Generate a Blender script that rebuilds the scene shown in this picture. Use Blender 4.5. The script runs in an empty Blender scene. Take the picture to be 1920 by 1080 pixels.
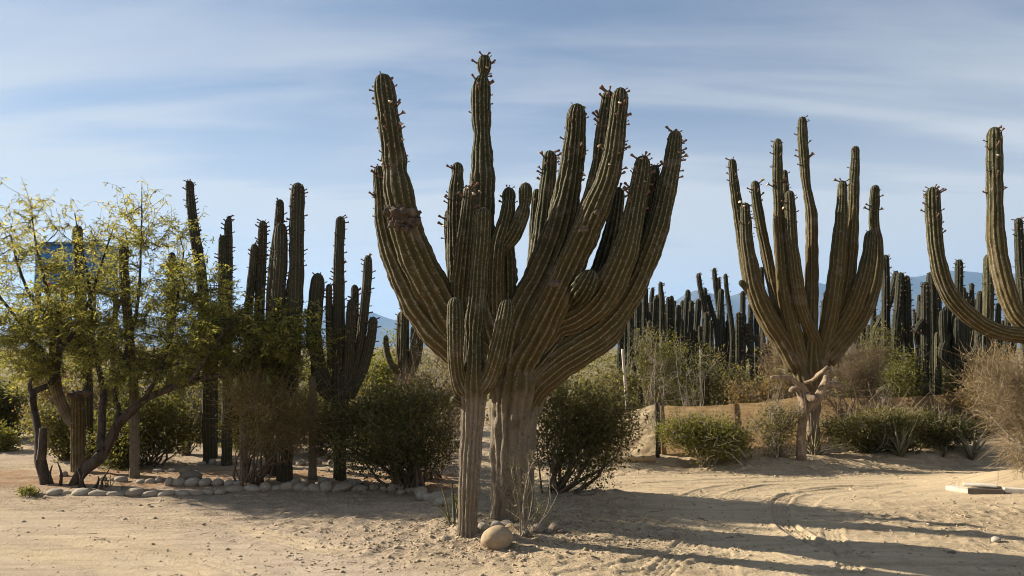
import bpy, math, random
import numpy as np
from mathutils import Vector, Matrix, Euler, Quaternion

random.seed(7)
RNG = np.random.default_rng(11)
scene = bpy.context.scene
COL = scene.collection
R = math.radians

# ------------------------------------------------------------------ camera
F_PX = 1387.0                      # focal length in photo pixels (26 mm lens)
CAM_Z = 1.6
PITCH = math.atan(110 / F_PX)      # horizon sits at row 650 of 1080
cd = bpy.data.cameras.new('camera')
cd.sensor_width = 36.0
cd.lens = 36.0 * F_PX / 1920.0
cd.clip_start = 0.05
cd.clip_end = 40000
cam = bpy.data.objects.new('camera', cd)
COL.objects.link(cam)
cam.location = (0, 0, CAM_Z)
cam.rotation_euler = (math.pi / 2 + PITCH, 0, 0)
scene.camera = cam
scene.render.resolution_x = 1024
scene.render.resolution_y = 576

# ------------------------------------------------------------------ light
SUN_EL = R(25.5)
SUN_AZ = R(-70)                    # from +Y towards -X: behind the scene, left
SUN_DIR = Vector((math.sin(SUN_AZ) * math.cos(SUN_EL), math.cos(SUN_AZ) * math.cos(SUN_EL), math.sin(SUN_EL)))
sl = bpy.data.lights.new('sun', 'SUN')
sl.energy = 4.4
sl.angle = R(0.53)
sl.color = (1.0, 0.90, 0.74)
sun = bpy.data.objects.new('sun', sl)
COL.objects.link(sun)
sun.rotation_euler = SUN_DIR.to_track_quat('Z', 'Y').to_euler()
sun.location = SUN_DIR * 50

world = bpy.data.worlds.new('World')
scene.world = world
world.use_nodes = True
wn = world.node_tree
wn.nodes.clear()


def N(tree, kind, **kw):
    n = tree.nodes.new(kind)
    for k, v in kw.items():
        setattr(n, k, v)
    return n


def link(tree, a, b):
    tree.links.new(a, b)


def mathn(tree, op, a, b=None, c=None, clamp=False):
    n = tree.nodes.new('ShaderNodeMath')
    n.operation = op
    n.use_clamp = clamp
    for i, v in enumerate((a, b, c)):
        if v is None:
            continue
        if isinstance(v, (int, float)):
            n.inputs[i].default_value = v
        else:
            tree.links.new(v, n.inputs[i])
    return n.outputs[0]


def maprange(tree, v, a, b, c=0.0, d=1.0, smooth=True):
    n = tree.nodes.new('ShaderNodeMapRange')
    n.interpolation_type = 'SMOOTHSTEP' if smooth else 'LINEAR'
    tree.links.new(v, n.inputs['Value'])
    n.inputs['From Min'].default_value = a
    n.inputs['From Max'].default_value = b
    n.inputs['To Min'].default_value = c
    n.inputs['To Max'].default_value = d
    return n.outputs['Result']


def mixc(tree, fac, a, b, mode='MIX'):
    n = tree.nodes.new('ShaderNodeMix')
    n.data_type = 'RGBA'
    n.blend_type = mode
    for sock, v in ((n.inputs[0], fac), (n.inputs[6], a), (n.inputs[7], b)):
        if isinstance(v, (int, float)):
            sock.default_value = v
        elif isinstance(v, tuple):
            sock.default_value = (*v, 1.0) if len(v) == 3 else v
        else:
            tree.links.new(v, sock)
    return n.outputs[2]


sky = N(wn, 'ShaderNodeTexSky', sky_type='NISHITA')
sky.sun_disc = False
sky.sun_elevation = SUN_EL
sky.sun_rotation = SUN_AZ
sky.altitude = 50
sky.air_density = 1.0
sky.dust_density = 0.15
sky.ozone_density = 2.0
# thin cirrus: noise on a plane overhead, stretched into streaks
tc = N(wn, 'ShaderNodeTexCoord')
sep = N(wn, 'ShaderNodeSeparateXYZ')
link(wn, tc.outputs['Generated'], sep.inputs[0])
zc = mathn(wn, 'ADD', mathn(wn, 'MAXIMUM', sep.outputs['Z'], 0.0), 0.16)
px_ = mathn(wn, 'DIVIDE', sep.outputs['X'], zc)
py_ = mathn(wn, 'DIVIDE', sep.outputs['Y'], zc)
comb = N(wn, 'ShaderNodeCombineXYZ')
link(wn, px_, comb.inputs[0]); link(wn, py_, comb.inputs[1])
mp = N(wn, 'ShaderNodeMapping')
mp.inputs['Rotation'].default_value = (0, 0, R(-24))
mp.inputs['Scale'].default_value = (0.42, 1.5, 1)
mp.inputs['Location'].default_value = (3.1, 1.75, 0)
link(wn, comb.outputs[0], mp.inputs[0])
n1 = N(wn, 'ShaderNodeTexNoise')
n1.inputs['Scale'].default_value = 1.0
n1.inputs['Detail'].default_value = 6
n1.inputs['Roughness'].default_value = 0.48
n1.inputs['Distortion'].default_value = 0.5
link(wn, mp.outputs[0], n1.inputs['Vector'])
mp2 = N(wn, 'ShaderNodeMapping')
mp2.inputs['Rotation'].default_value = (0, 0, R(-38))
mp2.inputs['Scale'].default_value = (0.9, 5.0, 1)
mp2.inputs['Location'].default_value = (0.4, 5.3, 0)
link(wn, comb.outputs[0], mp2.inputs[0])
n2 = N(wn, 'ShaderNodeTexNoise')
n2.inputs['Scale'].default_value = 1.0
n2.inputs['Detail'].default_value = 5
n2.inputs['Roughness'].default_value = 0.55
n2.inputs['Distortion'].default_value = 0.3
link(wn, mp2.outputs[0], n2.inputs['Vector'])
cl = maprange(wn, mathn(wn, 'ADD', mathn(wn, 'MULTIPLY', n1.outputs['Fac'], 0.72), mathn(wn, 'MULTIPLY', n2.outputs['Fac'], 0.28)), 0.40, 0.62)
cl = mathn(wn, 'ADD', mathn(wn, 'MULTIPLY', cl, 0.70), 0.26)
# the veil thickens at low elevation, as seen through more air
low = maprange(wn, sep.outputs['Z'], 0.08, 0.40, 1.0, 0.70)
veil = maprange(wn, sep.outputs['Z'], 0.14, 0.36, 0.54, 0.0)
clf = mathn(wn, 'MINIMUM', mathn(wn, 'ADD', mathn(wn, 'MULTIPLY', cl, low), veil), 0.96)
skymul = mixc(wn, 1.0, sky.outputs['Color'], (0.39, 0.475, 0.575), 'MULTIPLY')
ccol = mixc(wn, clf, skymul, (4.05, 4.18, 4.28))
bg = N(wn, 'ShaderNodeBackground')
bg.inputs['Strength'].default_value = 0.055
link(wn, ccol, bg.inputs['Color'])
wo = N(wn, 'ShaderNodeOutputWorld')
link(wn, bg.outputs[0], wo.inputs[0])

vs = scene.view_settings
vs.view_transform = 'Standard'
vs.look = 'None'
vs.gamma = 1.0
vs.exposure = 1.58
vs.use_curve_mapping = False
scene.render.engine = 'CYCLES'
scene.cycles.filter_width = 1.0
scene.cycles.volume_bounces = 1
scene.cycles.max_bounces = 8
scene.cycles.transparent_max_bounces = 8

# ------------------------------------------------------------------ numpy noise
_T = RNG.random((256, 256))


def vnoise(x, y, s=0):
    x = np.asarray(x, float) + s * 17.31
    y = np.asarray(y, float) + s * 9.77
    ix = np.floor(x).astype(int); iy = np.floor(y).astype(int)
    fx = x - ix; fy = y - iy
    fx = fx * fx * (3 - 2 * fx); fy = fy * fy * (3 - 2 * fy)
    a = _T[ix & 255, iy & 255]; b = _T[(ix + 1) & 255, iy & 255]
    c = _T[ix & 255, (iy + 1) & 255]; d = _T[(ix + 1) & 255, (iy + 1) & 255]
    return (a + (b - a) * fx) * (1 - fy) + (c + (d - c) * fx) * fy - 0.5


def fbm(x, y, o=4, s=0):
    v = 0; a = 1.0
    for i in range(o):
        v = v + a * vnoise(x * 2 ** i, y * 2 ** i, s + i)
        a *= 0.5
    return v


def sstep(a, b, x):
    t = np.clip((np.asarray(x, float) - a) / (b - a), 0, 1)
    return t * t * (3 - 2 * t)


# ------------------------------------------------------------------ pixel -> ray -> place
def ray(px, py):
    x = (px - 960) / F_PX
    y = (540 - py) / F_PX
    fw = math.cos(PITCH) - math.sin(PITCH) * y
    up = math.sin(PITCH) + math.cos(PITCH) * y
    return x / fw, up / fw


def P(px, py, Y):
    dx, dz = ray(px, py)
    return Vector((dx * Y, Y, CAM_Z + dz * Y))


def bump2(x, y, cx, cy, rx, ry, h):
    return h * np.exp(-(((x - cx) / rx) ** 2 + ((y - cy) / ry) ** 2))


def H(x, y):
    """the land without its fine relief"""
    x = np.asarray(x, float); y = np.asarray(y, float)
    z = 0.0 * x
    z = z + bump2(x, y, -0.05, 6.75, 1.0, 0.6, 0.05)         # mound of the big cactus
    z = z + bump2(x, y, 0.95, 7.75, 0.75, 0.42, 0.10)        # mound below the bush
    edge = 9.75 + 0.18 * np.sin(x * 1.3) + 0.12 * np.sin(x * 3.1 + 1)
    z = z + 0.13 * sstep(0, 0.55, y - edge) * sstep(0.9, 2.0, x) * (1 - sstep(16, 24, y))
    z = z + bump2(x, y, 5.75, 8.35, 0.75, 0.7, 0.22)         # bank under the dry bush
    z = z + 0.03 * sstep(-1.6, -2.3, x) * sstep(8.1, 8.5, y) * (1 - sstep(9.3, 9.8, y))
    z = z + 0.03 * np.sin(x * 0.45 + 0.6) * np.sin(y * 0.4)  # slow swell of the lot
    far = sstep(20, 200, np.hypot(x, y))
    z = z + far * 0.8 * fbm(x * 0.02, y * 0.02, 3, 5)
    return z


def Hf(x, y):
    return float(H(x, y))


def gnd(px, py):
    dx, dz = ray(px, py)
    lo, hi = 2.0, 2.0
    prev = 2.0
    Y = 2.0
    while Y < 200:
        if CAM_Z + dz * Y <= Hf(dx * Y, Y):
            break
        prev = Y
        Y *= 1.01
    a, b = prev, Y
    for _ in range(20):
        m = (a + b) / 2
        if CAM_Z + dz * m <= Hf(dx * m, m):
            b = m
        else:
            a = m
    return Vector((dx * b, b, Hf(dx * b, b)))


def ppm(Y):
    """metres per photo pixel at depth Y"""
    return Y / F_PX


# ------------------------------------------------------------------ mesh helpers
def mesh_np(name, V, Q=None, T=None, attrs=None, smooth=True):
    V = np.asarray(V, dtype=np.float32).reshape(-1, 3)
    me = bpy.data.meshes.new(name)
    me.vertices.add(len(V))
    me.vertices.foreach_set('co', V.ravel())
    loops = []
    starts = []
    off = 0
    for A in (Q, T):
        if A is None or len(A) == 0:
            continue
        A = np.asarray(A, dtype=np.int32)
        k = A.shape[1]
        loops.append(A.ravel())
        starts.append(off + np.arange(len(A), dtype=np.int32) * k)
        off += A.size
    L = np.concatenate(loops); S = np.concatenate(starts)
    me.loops.add(len(L))
    me.loops.foreach_set('vertex_index', L)
    me.polygons.add(len(S))
    me.polygons.foreach_set('loop_start', S)
    if smooth:
        me.polygons.foreach_set('use_smooth', np.ones(len(S), dtype=bool))
    me.update(calc_edges=True)
    for k, a in (attrs or {}).items():
        at = me.attributes.new(k, 'FLOAT', 'POINT')
        at.data.foreach_set('value', np.asarray(a, dtype=np.float32))
    return me


def obj(name, me, mat=None, parent=None, loc=None):
    if mat is not None and len(me.materials) == 0:
        me.materials.append(mat)
    o = bpy.data.objects.new(name, me)
    COL.objects.link(o)
    if parent is not None:
        o.parent = parent
    if loc is not None:
        o.location = loc
    return o


def tag(o, label, cat, group=None):
    o['label'] = label
    o['category'] = cat
    if group:
        o['group'] = group
    return o


def thing(name, label, cat, loc, group=None):
    o = bpy.data.objects.new(name, None)
    COL.objects.link(o)
    o.empty_display_size = 0.2
    o.location = loc
    return tag(o, label, cat, group)


class Geo:
    """collects vertices, faces and point attributes"""
    def __init__(self):
        self.V = []; self.Q = []; self.T = []; self.A = {}; self.n = 0

    def add(self, V, Q=None, T=None, **at):
        V = np.asarray(V, float).reshape(-1, 3)
        self.V.append(V)
        if Q is not None and len(Q): self.Q.append(np.asarray(Q) + self.n)
        if T is not None and len(T): self.T.append(np.asarray(T) + self.n)
        for k, v in at.items():
            self.A.setdefault(k, []).append(np.broadcast_to(np.asarray(v, float), (len(V),)))
        self.n += len(V)

    def mesh(self, name, origin=(0, 0, 0), smooth=True):
        V = np.concatenate(self.V) - np.asarray(origin, float)
        Q = np.concatenate(self.Q) if self.Q else None
        T = np.concatenate(self.T) if self.T else None
        return mesh_np(name, V, Q, T, {k: np.concatenate(v) for k, v in self.A.items()}, smooth)


def frames(C):
    """tangents and parallel-transported normals along a polyline (n,3)"""
    C = np.asarray(C, float)
    t = np.gradient(C, axis=0)
    t /= np.linalg.norm(t, axis=1)[:, None] + 1e-12
    n = np.zeros_like(C)
    a = np.array([1.0, 0.1, 0.0]) if abs(t[0, 0]) < 0.9 else np.array([0, 1.0, 0.0])
    n[0] = a - t[0] * np.dot(a, t[0]); n[0] /= np.linalg.norm(n[0])
    for i in range(1, len(C)):
        v = n[i - 1] - t[i] * np.dot(n[i - 1], t[i])
        n[i] = v / (np.linalg.norm(v) + 1e-12)
    b = np.cross(t, n)
    return t, n, b


def ring_quads(rows, cols, base=0):
    i = np.arange(rows - 1)[:, None]; j = np.arange(cols)[None, :]
    j2 = (j + 1) % cols
    q = np.stack([i * cols + j, i * cols + j2, (i + 1) * cols + j2, (i + 1) * cols + j], -1)
    return q.reshape(-1, 4) + base


def spline(pts, n):
    """Catmull-Rom through rows of any width, resampled evenly by the first 3 columns"""
    p = np.asarray(pts, float)
    if len(p) == 2:
        p = np.array([p[0], p[0] * 0.67 + p[1] * 0.33, p[0] * 0.33 + p[1] * 0.67, p[1]])
    e = np.vstack([2 * p[0] - p[1], p, 2 * p[-1] - p[-2]])
    out = []
    for i in range(1, len(e) - 2):
        t = np.linspace(0, 1, 24, endpoint=False)[:, None]
        a, b, c, d = e[i - 1], e[i], e[i + 1], e[i + 2]
        out.append(0.5 * (2 * b + (c - a) * t + (2 * a - 5 * b + 4 * c - d) * t ** 2 + (3 * b - a - 3 * c + d) * t ** 3))
    out.append(e[-2][None])
    o = np.vstack(out)
    s = np.r_[0, np.cumsum(np.linalg.norm(np.diff(o[:, :3], axis=0), axis=1))]
    u = np.linspace(0, s[-1], n)
    return np.stack([np.interp(u, s, o[:, k]) for k in range(o.shape[1])], 1), u


def tube(geo, pts, rad, sides=5, cap=True, **at):
    C = np.asarray(pts, float); n = len(C)
    t, nn, b = frames(C)
    a = np.arange(sides) * 2 * np.pi / sides
    r = np.broadcast_to(np.asarray(rad, float), (n,))
    V = C[:, None, :] + r[:, None, None] * (np.cos(a)[None, :, None] * nn[:, None, :] + np.sin(a)[None, :, None] * b[:, None, :])
    V = V.reshape(-1, 3)
    T = None
    if cap:
        V = np.vstack([V, C[-1:] + t[-1:] * r[-1] * 0.4, C[:1]])
        k = np.arange(sides)
        top = (n - 1) * sides
        T = np.vstack([np.stack([top + k, top + (k + 1) % sides, np.full(sides, n * sides)], 1),
                       np.stack([(k + 1) % sides, k, np.full(sides, n * sides + 1)], 1)])
    geo.add(V, ring_quads(n, sides), T, **at)


def bark_tube(geo, pts, sides=14, rough=0.12, seed=0, seg=None, **at):
    """tapered, lumpy limb; pts rows = x y z r"""
    p = np.asarray(pts, float)
    L = np.linalg.norm(np.diff(p[:, :3], axis=0), axis=1).sum()
    n = seg or max(6, int(L / 0.03))
    c, u = spline(p, n)
    t, nn, b = frames(c[:, :3])
    a = np.arange(sides) * 2 * np.pi / sides
    A, U = np.meshgrid(a, u)
    rr = c[:, 3][:, None] * (1 + rough * (fbm(np.cos(A) * 1.6 + 5, U * 6 + np.sin(A) * 1.6, 3, seed) * 1.6 + 0.5 * np.cos(3 * A + U * 5 + seed)))
    V = c[:, None, :3] + rr[..., None] * (np.cos(A)[..., None] * nn[:, None, :] + np.sin(A)[..., None] * b[:, None, :])
    V = V.reshape(-1, 3)
    V = np.vstack([V, c[-1:, :3] + t[-1:] * c[-1, 3] * 0.3])
    k = np.arange(sides); top = (n - 1) * sides
    T = np.stack([top + k, top + (k + 1) % sides, np.full(sides, n * sides)], 1)
    geo.add(V, ring_quads(n, sides), T, **at)


# ------------------------------------------------------------------ materials
def newmat(name):
    m = bpy.data.materials.new(name)
    m.use_nodes = True
    t = m.node_tree
    t.nodes.clear()
    out = N(t, 'ShaderNodeOutputMaterial')
    return m, t, out


def attr(t, name):
    n = N(t, 'ShaderNodeAttribute')
    n.attribute_name = name
    return n.outputs['Fac']


def noise(t, vec, scale, detail=4, rough=0.55, dist=0.0):
    n = N(t, 'ShaderNodeTexNoise')
    n.inputs['Scale'].default_value = scale
    n.inputs['Detail'].default_value = detail
    n.inputs['Roughness'].default_value = rough
    n.inputs['Distortion'].default_value = dist
    if vec is not None:
        link(t, vec, n.inputs['Vector'])
    return n.outputs['Fac']


def objvec(t):
    return N(t, 'ShaderNodeTexCoord').outputs['Object']


def scaled(t, vec, s, rot=(0, 0, 0)):
    m = N(t, 'ShaderNodeMapping')
    m.inputs['Scale'].default_value = s
    m.inputs['Rotation'].default_value = rot
    link(t, vec, m.inputs[0])
    return m.outputs[0]


def bumpn(t, h, strength, dist, normal=None):
    b = N(t, 'ShaderNodeBump')
    b.inputs['Strength'].default_value = strength
    b.inputs['Distance'].default_value = dist
    link(t, h, b.inputs['Height'])
    if normal is not None:
        link(t, normal, b.inputs['Normal'])
    return b.outputs[0]


def principled(t, out, col, rough=0.8, spec=0.3, normal=None):
    p = N(t, 'ShaderNodeBsdfPrincipled')
    if isinstance(col, tuple):
        p.inputs['Base Color'].default_value = (*col, 1)
    else:
        link(t, col, p.inputs['Base Color'])
    p.inputs['Roughness'].default_value = rough
    p.inputs['Specular IOR Level'].default_value = spec
    if normal is not None:
        link(t, normal, p.inputs['Normal'])
    link(t, p.outputs[0], out.inputs[0])
    return p


def cactus_mat(name, young, old, cork, crestc):
    m, t, out = newmat(name)
    v = objvec(t)
    cr = attr(t, 'crest'); ag = attr(t, 'age')
    nb = noise(t, v, 7, 5, 0.6)
    nf = noise(t, v, 60, 4, 0.65)
    skin = mixc(t, maprange(t, mathn(t, 'ADD', ag, mathn(t, 'MULTIPLY', mathn(t, 'SUBTRACT', nb, 0.5), 0.5)), 0.12, 0.62), young, old)
    skin = mixc(t, maprange(t, mathn(t, 'ADD', ag, mathn(t, 'MULTIPLY', mathn(t, 'SUBTRACT', nb, 0.5), 0.45)), 0.72, 0.98), skin, cork)
    ck = noise(t, scaled(t, v, (34, 34, 9)), 1.0, 7, 0.74, 0.9)
    old_m = maprange(t, ag, 0.7, 0.95)
    skin = mixc(t, mathn(t, 'MULTIPLY', old_m, maprange(t, ck, 0.36, 0.50, 0.75, 0.0)), skin, tuple(c * 0.35 for c in cork))
    skin = mixc(t, mathn(t, 'MULTIPLY', old_m, maprange(t, ck, 0.58, 0.75, 0.0, 0.7)), skin, tuple(min(1, c * 1.7) for c in cork))
    # corky scars and blotches
    sc = maprange(t, noise(t, v, 11, 6, 0.7), 0.55, 0.68)
    skin = mixc(t, mathn(t, 'MULTIPLY', sc, 0.55), skin, tuple(c * 0.75 for c in cork))
    skin = mixc(t, maprange(t, nf, 0.3, 0.75, 0.0, 0.45), skin, tuple(c * 0.45 for c in old))
    # dark pits and pale calluses
    skin = mixc(t, maprange(t, noise(t, v, 17, 3, 0.5), 0.70, 0.76, 0.0, 0.85), skin, tuple(c * 0.12 for c in cork))
    skin = mixc(t, mathn(t, 'MULTIPLY', maprange(t, noise(t, v, 4.5, 5, 0.65), 0.56, 0.66), 0.45), skin, tuple(c * 0.62 for c in cork))
    # rows of grey spine cushions on the rib crests
    cm = maprange(t, mathn(t, 'ADD', cr, mathn(t, 'MULTIPLY', mathn(t, 'SUBTRACT', nf, 0.5), 0.6)), 0.90, 1.04)
    cm = mathn(t, 'MULTIPLY', cm, maprange(t, ag, 0.45, 0.95, 0.85, 0.35))
    col = mixc(t, cm, skin, crestc)
    nm = bumpn(t, nf, 0.6, 0.012)
    nm = bumpn(t, noise(t, v, 22, 5, 0.65), 0.5, 0.02, nm)
    nm = bumpn(t, mathn(t, 'MULTIPLY', ck, old_m), 0.9, 0.03, nm)
    principled(t, out, col, 0.75, 0.15, nm)
    return m


def bark_mat(name, a, b, stretch=(22, 22, 3)):
    m, t, out = newmat(name)
    v = objvec(t)
    n1_ = noise(t, scaled(t, v, stretch), 1.0, 6, 0.7, 0.5)
    n2_ = noise(t, v, 4, 3)
    col = mixc(t, maprange(t, n1_, 0.32, 0.68), a, b)
    col = mixc(t, maprange(t, n2_, 0.35, 0.7, 0, 0.5), col, tuple(c * 0.6 for c in a))
    nm = bumpn(t, n1_, 0.9, 0.015)
    principled(t, out, col, 0.9, 0.1, nm)
    return m


def leaf_mat(name, dark, light, warm, trans=0.45):
    """leaves differ one by one through the point attribute 'var'"""
    m, t, out = newmat(name)
    va = attr(t, 'var')
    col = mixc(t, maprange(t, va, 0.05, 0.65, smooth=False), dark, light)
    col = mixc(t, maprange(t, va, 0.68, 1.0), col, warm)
    p = N(t, 'ShaderNodeBsdfPrincipled')
    link(t, col, p.inputs['Base Color'])
    p.inputs['Roughness'].default_value = 0.6
    p.inputs['Specular IOR Level'].default_value = 0.25
    tr = N(t, 'ShaderNodeBsdfTranslucent')
    tcol = mixc(t, 1.0, col, (1.35, 1.30, 0.75), 'MULTIPLY')
    link(t, tcol, tr.inputs[0])
    mx = N(t, 'ShaderNodeMixShader')
    mx.inputs[0].default_value = trans
    link(t, p.outputs[0], mx.inputs[1]); link(t, tr.outputs[0], mx.inputs[2])
    link(t, mx.outputs[0], out.inputs[0])
    return m


def plain_mat(name, col, rough=0.7, vary=0.25, scale=12, bump=0.0, spec=0.25, dark=None):
    m, t, out = newmat(name)
    v = objvec(t)
    nn = noise(t, v, scale, 5, 0.6)
    c = mixc(t, maprange(t, nn, 0.3, 0.75, 0, vary), col, dark or tuple(x * 0.45 for x in col))
    nm = bumpn(t, noise(t, v, scale * 4, 4), bump, 0.01) if bump else None
    principled(t, out, c, rough, spec, nm)
    return m


M = {}
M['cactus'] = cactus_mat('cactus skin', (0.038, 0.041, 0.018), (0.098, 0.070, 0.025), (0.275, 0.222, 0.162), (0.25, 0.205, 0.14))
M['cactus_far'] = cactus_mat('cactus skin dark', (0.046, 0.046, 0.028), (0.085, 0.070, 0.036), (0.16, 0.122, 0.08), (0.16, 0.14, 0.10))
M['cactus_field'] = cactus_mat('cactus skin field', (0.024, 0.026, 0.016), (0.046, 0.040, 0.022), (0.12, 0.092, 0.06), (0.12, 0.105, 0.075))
M['bud'] = plain_mat('cactus bud', (0.15, 0.085, 0.055), 0.8, 0.6, 60)
M['petal'] = plain_mat('cactus petals', (0.58, 0.46, 0.33), 0.7, 0.3, 40)
M['scar'] = bark_mat('cactus scar', (0.05, 0.038, 0.03), (0.19, 0.145, 0.11), (14, 14, 14))
M['bark'] = bark_mat('mesquite bark', (0.034, 0.026, 0.020), (0.105, 0.08, 0.06))
M['twig'] = plain_mat('brown twigs', (0.15, 0.108, 0.072), 0.9, 0.4, 20)
M['greytwig'] = plain_mat('bleached twigs', (0.30, 0.25, 0.19), 0.9, 0.4, 20)
M['palebark'] = bark_mat('pale smooth bark', (0.16, 0.115, 0.075), (0.37, 0.285, 0.20), (26, 26, 7))
M['mesq'] = leaf_mat('mesquite leaves', (0.155, 0.158, 0.046), (0.255, 0.242, 0.075), (0.40, 0.345, 0.12), 0.66)
M['green'] = leaf_mat('dark green leaves', (0.048, 0.052, 0.017), (0.108, 0.104, 0.032), (0.23, 0.19, 0.07), 0.5)
M['olive'] = leaf_mat('olive leaves', (0.072, 0.072, 0.026), (0.145, 0.132, 0.046), (0.27, 0.22, 0.105), 0.5)
M['lime'] = leaf_mat('bright scrub leaves', (0.085, 0.092, 0.022), (0.175, 0.170, 0.040), (0.28, 0.24, 0.085), 0.5)
M['brownleaf'] = leaf_mat('dry brown leaves', (0.15, 0.106, 0.055), (0.26, 0.185, 0.092), (0.34, 0.25, 0.14), 0.5)
M['dryolive'] = leaf_mat('half-dry leaves', (0.20, 0.148, 0.068), (0.32, 0.245, 0.115), (0.42, 0.33, 0.17), 0.5)
M['straw'] = leaf_mat('straw twigs', (0.16, 0.115, 0.062), (0.30, 0.225, 0.13), (0.42, 0.33, 0.21), 0.3)
M['agave'] = leaf_mat('spiky leaves', (0.10, 0.10, 0.055), (0.18, 0.17, 0.09), (0.32, 0.27, 0.17), 0.2)
M['white'] = plain_mat('white paint', (0.62, 0.56, 0.46), 0.6, 0.6, 9, 0.3)
M['darkwood'] = plain_mat('dark weathered wood', (0.09, 0.07, 0.055), 0.9, 0.5, 14, 0.4)
M['post'] = bark_mat('fence post', (0.03, 0.025, 0.02), (0.075, 0.06, 0.045))
M['pole'] = plain_mat('pale pole', (0.52, 0.46, 0.37), 0.6, 0.3, 6)
M['blue'] = plain_mat('blue panel', (0.03, 0.19, 0.42), 0.45, 0.7, 1.9, 0, 0.3, (0.012, 0.05, 0.22))
M['blue_sunlit'] = plain_mat('sunlit blue edge', (0.25, 0.45, 0.55), 0.5, 0.3, 6)  # lighter blue, painted to stand for sun on the tank's left side
M['steel'] = plain_mat('dark steel', (0.09, 0.085, 0.08), 0.6, 0.4, 8)
M['red'] = plain_mat('red paint', (0.50, 0.06, 0.04), 0.5, 0.2, 8)
M['signwhite'] = plain_mat('sign white', (0.75, 0.72, 0.68), 0.5, 0.15, 8)


def stone_mat(name, a, b):
    m, t, out = newmat(name)
    oi = N(t, 'ShaderNodeObjectInfo')
    v = objvec(t)
    nn = noise(t, v, 3.0, 6, 0.6)
    col = mixc(t, maprange(t, nn, 0.3, 0.7), a, b)
    col = mixc(t, mathn(t, 'MULTIPLY', oi.outputs['Random'], 0.55), col, (0.30, 0.225, 0.15))
    col = mixc(t, maprange(t, noise(t, v, 40, 4), 0.55, 0.75, 0, 0.5), col, tuple(c * 0.5 for c in a))
    nm = bumpn(t, noise(t, v, 25, 5, 0.6), 0.35, 0.02)
    principled(t, out, col, 0.85, 0.2, nm)
    return m


M['stone'] = stone_mat('river stone', (0.30, 0.262, 0.205), (0.43, 0.38, 0.30))
M['gravel'] = stone_mat('tan gravel', (0.30, 0.225, 0.14), (0.42, 0.33, 0.22))
M['bigstone'] = stone_mat('tan boulder', (0.29, 0.215, 0.125), (0.37, 0.285, 0.175))
M['greystone'] = stone_mat('grey boulder', (0.11, 0.10, 0.085), (0.17, 0.155, 0.13))


def cloth_mat(name, a, b, trans, weave):
    m, t, out = newmat(name)
    v = objvec(t)
    st = noise(t, scaled(t, v, (3, 3, weave)), 1.0, 5, 0.65, 0.3)
    bl = noise(t, v, 2.2, 4)
    col = mixc(t, maprange(t, st, 0.3, 0.7), a, b)
    col = mixc(t, maprange(t, bl, 0.4, 0.75, 0, 0.5), col, tuple(c * 0.55 for c in a))
    nm = bumpn(t, noise(t, v, 14, 5, 0.6, 0.6), 0.5, 0.03)
    d = N(t, 'ShaderNodeBsdfDiffuse'); link(t, col, d.inputs[0]); link(t, nm, d.inputs[1])
    tr = N(t, 'ShaderNodeBsdfTranslucent'); link(t, col, tr.inputs[0]); link(t, nm, tr.inputs[1])
    mx = N(t, 'ShaderNodeMixShader'); mx.inputs[0].default_value = trans
    link(t, d.outputs[0], mx.inputs[1]); link(t, tr.outputs[0], mx.inputs[2])
    link(t, mx.outputs[0], out.inputs[0])
    return m


M['tarp'] = cloth_mat('tan tarp', (0.58, 0.46, 0.29), (0.68, 0.55, 0.36), 0.6, 3)
M['shadecloth'] = cloth_mat('brown shade cloth', (0.21, 0.140, 0.072), (0.34, 0.24, 0.128), 0.5, 55)


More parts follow.
